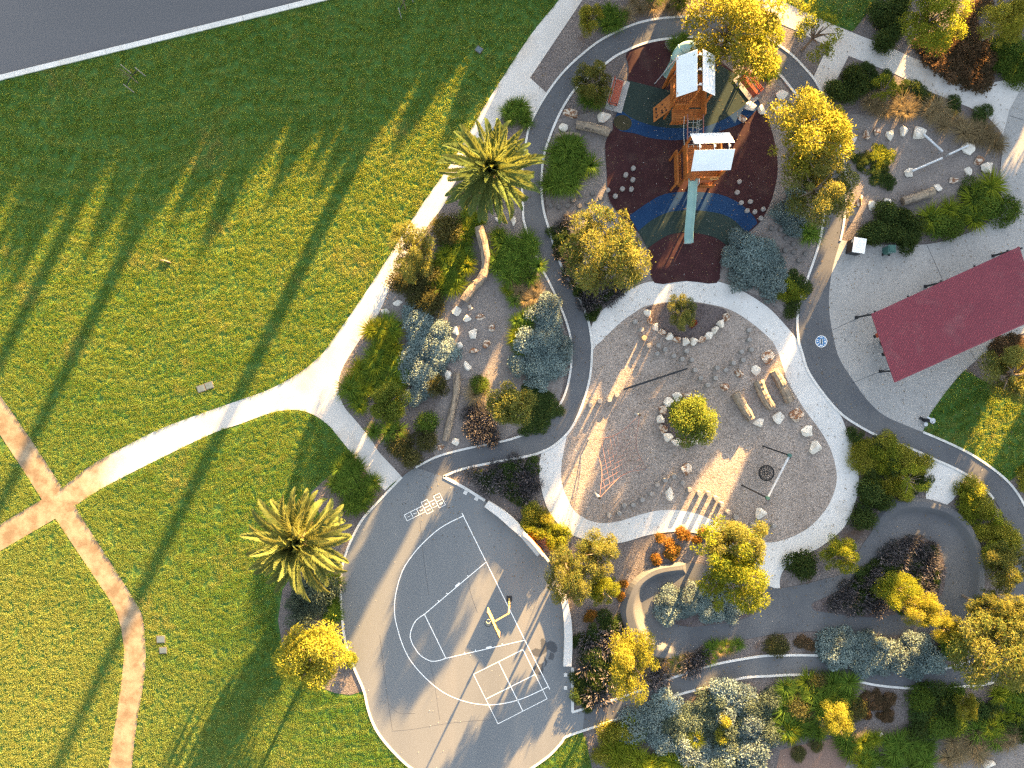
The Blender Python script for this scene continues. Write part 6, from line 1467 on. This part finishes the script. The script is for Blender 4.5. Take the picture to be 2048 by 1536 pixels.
# ---- beds: bottom
fill([(1250, 1450), (1350, 1408), (1440, 1388), (1535, 1368), (1550, 1420), (1545, 1500), (1530, 1560), (1430, 1550), (1340, 1515), (1280, 1485)], ['salt', 'salt', 'grey'], 33, 28, 1.0, {'salt': 'blue grey saltbush in the large mass along the lower path', 'grey': 'olive green shrub in the large saltbush mass along the lower path'}, 'saltbush mass at the bottom')
fill([(1210, 1470), (1270, 1460), (1310, 1500), (1300, 1560), (1210, 1560)], ['goldsh', 'strapy'], 29, 26, 1.0, {'goldsh': 'golden shrub in the bed corner beside the lower lawn', 'strapy': 'yellow tussock in the bed corner beside the lower lawn'}, 'golden corner by the lower lawn')
plant(1452, 1442, 17, 1.4, 'goldsh', 'bright yellow shrub poking through the upper saltbush mass'); plant(1443, 1475, 19, 1.4, 'goldsh', 'larger bright yellow shrub in the middle of the saltbush mass')
plant(1392, 1480, 19, 1.2, 'strapy', 'lone yellow tussock in the saltbush mass')
fill([(1300, 1520), (1400, 1525), (1400, 1570), (1300, 1570)], 'strapy', 24, 20, 0.8, 'yellow green tussock below the saltbush mass', 'tussocks below the saltbush mass')
fill([(1555, 1370), (1620, 1362), (1700, 1365), (1725, 1400), (1715, 1425), (1640, 1430), (1600, 1450), (1590, 1500), (1550, 1510), (1545, 1430)], ['strap', 'strap', 'olive', 'strapy'], 30, 27, 0.85, {'strap': 'large green tussock in the bottom bed above the red earth', 'olive': 'olive shrub in the bottom bed above the red earth', 'strapy': 'yellow green tussock in the bottom bed above the red earth'}, 'bottom bed above the red earth')
fill([(1610, 1455), (1700, 1470), (1690, 1490), (1620, 1485)], 'strap', 26, 22, 0.7, 'green tussock at the foot of the pale yellow bush', 'tussocks at the pale yellow bush')
plant(1600, 1510, 16, 0.5, 'olive', 'small dark dome shrub on the red earth')
plant(1632, 1490, 14, 0.4, 'olive', 'dark flat shrub half under the green tussock by the red earth')
fill([(1730, 1385), (1800, 1385), (1790, 1430), (1760, 1460), (1735, 1440)], 'brown', 24, 13, 0.4, 'small russet shrub on the mulch of the bottom bed', 'russet shrubs in the bottom bed')
fill([(1840, 1378), (1925, 1380), (1920, 1440), (1880, 1475), (1830, 1480), (1800, 1450)], ['shrub', 'cover'], 34, 30, 1.0, {'shrub': 'green shrub in the bottom bed under the path bend', 'cover': 'dark low shrub in the bottom bed under the path bend'}, 'green shrubs in the bottom bed')
fill([(1690, 1480), (1790, 1478), (1860, 1490), (1870, 1530), (1800, 1550), (1720, 1550)], ['strap', 'strapy'], 26, 22, 0.75, {'strap': 'green tussock in the lowest row of the bottom bed', 'strapy': 'bright yellow tussock in the lowest row of the bottom bed'}, 'lowest row of tussocks')
fill([(1955, 1385), (2060, 1380), (2060, 1450), (2000, 1490), (1940, 1470), (1960, 1430)], ['strap', 'strapy', 'cover'], 28, 25, 0.85, {'strap': 'green tussock in the right bottom corner bed', 'strapy': 'yellow tussock in the right bottom corner bed', 'cover': 'dark low shrub in the right bottom corner bed'}, 'right bottom corner bed')
fill([(1870, 1490), (1960, 1470), (2030, 1460), (2040, 1500), (1950, 1520), (1880, 1525)], 'tan', 26, 24, 0.7, 'tan grass tussock above the stony ground', 'tan tussocks above the stony ground')

# ---- beds: beside the court
fill([(655, 968), (697, 908), (740, 962), (765, 984), (745, 1010), (720, 1038), (690, 1010)], 'strap', 23, 20, 0.55, 'green tussock in the bed at the white path mouth of the court', 'tussocks at the court mouth')
fill([(650, 1150), (682, 1140), (680, 1200), (682, 1245), (640, 1240)], 'strap', 21, 18, 0.55, 'green tussock between the court palm and the court edge', 'tussocks by the court palm')
fill([(565, 1180), (640, 1165), (650, 1215), (600, 1255), (558, 1245)], 'grey', 36, 30, 1.2, 'grey olive shrub under the sunlit court palm', 'grey shrubs under the palm')
plant(695, 1320, 16, 0.6, 'covery', 'yellow green low shrub between the yellow tree and the court')
fill([(1985, 690), (2060, 680), (2070, 720), (2040, 790), (2000, 770)], 'brown', 40, 22, 0.5, 'low russet shrub under the orange tinged tree', 'russet shrubs by the shelter')

# sapling leaves
for o, cc in SAPL:
    r = np.random.RandomState(8); n = len(cc)
    v, f = quads_leaf(cc, rdir(r, n), rdir(r, n), np.full(n, 0.09), np.full(n, 0.035))
    obj('leaves', np_mesh('leaves', v, f, M['lf_wattle'], r.uniform(0, 1, n)), o)

# ------------------------------------------------------------------ the belt of trees up-sun of the park: it throws the long shade
def belt(u, t, H, r, cz, lab, grp, thin=False):
    x, y = t * SX + u * SY, t * SY - u * SX
    o = tag(empty('shade_tree', (x, y, 0)), lab, 'tree', grp)
    obj('trunk', TRK[0], o, (0, 0, 0), pr.uniform(0, 6), (r * (0.9 if not thin else 1.0), r * (0.9 if not thin else 1.0), H * 0.95))
    obj('crown', pr.choice(PL['tallgum']), o, (0, 0, H * cz), pr.uniform(0, 6.28), (r, r, H * (1 - cz) * 1.15))
BL, BG = 'tall olive gum in the belt up the slope beyond the park', 'belt of gums beyond the park'
def shade_top(u):
    return float(np.interp(u, [-44, -36, -30, -24, -20, -16, -12, -10.9, -10, 4, 8, 12, 17.5, 31, 34, 60], [10.2, 9.3, 8.5, 7.7, 7.0, 6.2, 5.4, 5.2, 7.3, 7.2, 7.9, 7.2, 10.6, 10.6, 11.2, 11.2]))
GAPS = [(-2.0, -0.3), (4.9, 6.9), (15.8, 16.9), (31.9, 33.3)]
u = -44.0
while u < 60:
    r = 1.7
    if not any(a - r * 0.75 < u < b + r * 0.75 for a, b in GAPS):
        T = shade_top(u)
        belt(u, 48.5 + pr.uniform(-1, 1), T * pr.uniform(0.94, 1.05), r * pr.uniform(0.95, 1.2), 0.55, BL, BG)
        x, y = 51.5 * SX + u * SY, 51.5 * SY - u * SX
        o = obj('olive_shrub', pr.choice(PL['olive']), None, (x, y, 1.5), pr.uniform(0, 6.28), (1.7, 1.7, 3.4)); tag(o, 'big olive shrub under the belt of gums beyond the park', 'shrub', 'shrubs under the belt')
    u += 1.75
for u, H in ((-3.9, 9.6), (-2.9, 9.8), (-9.0, 7.0)):
    belt(u, 31.5 if u > -5 else 36, H, 1.35 if u > -5 else 1.5, 0.5, 'slim olive gum just beyond the white path top', 'slim gums beyond the white path')
belt(-1.1, 32.0, 3.4, 1.6, 0.5, 'short olive gum just beyond the top bed', 'short gums beyond the top bed')
belt(0.6, 34.0, 3.6, 1.6, 0.5, 'short olive gum just beyond the top bed', 'short gums beyond the top bed')
for u, t in ((-17.2, 46), (-29.0, 47), (-33.5, 50)):
    x, y = t * SX + u * SY, t * SY - u * SX
    o = tag(empty('shade_tree', (x, y, 0)), 'very tall bare stemmed gum beyond the road', 'tree', 'tall gums beyond the road')
    m = MB(); m.tube([(0, 0, 0), (0.2, 0.1, 6), (0.0, 0.2, 12), (0.2, 0, 18)], [0.6, 0.52, 0.42, 0.25], 10); m.build('trunk', M['bark'], o)
    obj('crown', PL['tallgum'][1], o, (0.1, 0, 19), 0, (3, 3, 3))

# ------------------------------------------------------------------ leaf litter and grit
def litter(name, n, mat, size, label, seed, zone):
    r = np.random.RandomState(seed); q = np.stack([r.uniform(0, 2048, n * 6), r.uniform(0, 1536, n * 6)], 1)
    k = np.zeros(len(q), bool)
    for z in zone: k |= inside(q, z)
    q = q[k][:n]; m = len(q)
    c = np.c_[(q[:, 0] - 1024) / 28.0, (768 - q[:, 1]) / 28.0, np.full(m, 0.068)]
    d = rdir(r, m); d[:, 2] *= 0.15; d /= np.linalg.norm(d, axis=1)[:, None]
    nn = np.c_[r.normal(0, 0.25, (m, 2)), np.ones(m)]
    L = r.uniform(*size, m); v, f = quads_leaf(c, d, nn, L, L * r.uniform(0.3, 0.6, m))
    tag(obj(name, np_mesh(name, v, f, mat, r.uniform(0, 1, m))), label, 'litter', kind='stuff')
M['lf_dead'] = leafmat('dead_leaf', (0.10, 0.065, 0.035), (0.30, 0.22, 0.12), 0.15)
M['lf_bleached'] = leafmat('bleached_chip', (0.40, 0.37, 0.32), (0.62, 0.60, 0.56), 0.05)
gz = [garden]
litter('leaf_litter', 9000, M['lf_dead'], (0.05, 0.13), 'dry brown leaf litter scattered over the beds and path edges', 61, gz)
litter('bleached_litter', 2600, M['lf_bleached'], (0.03, 0.08), 'pale bleached bark flecks scattered over beds and rubber', 62, gz + [court])
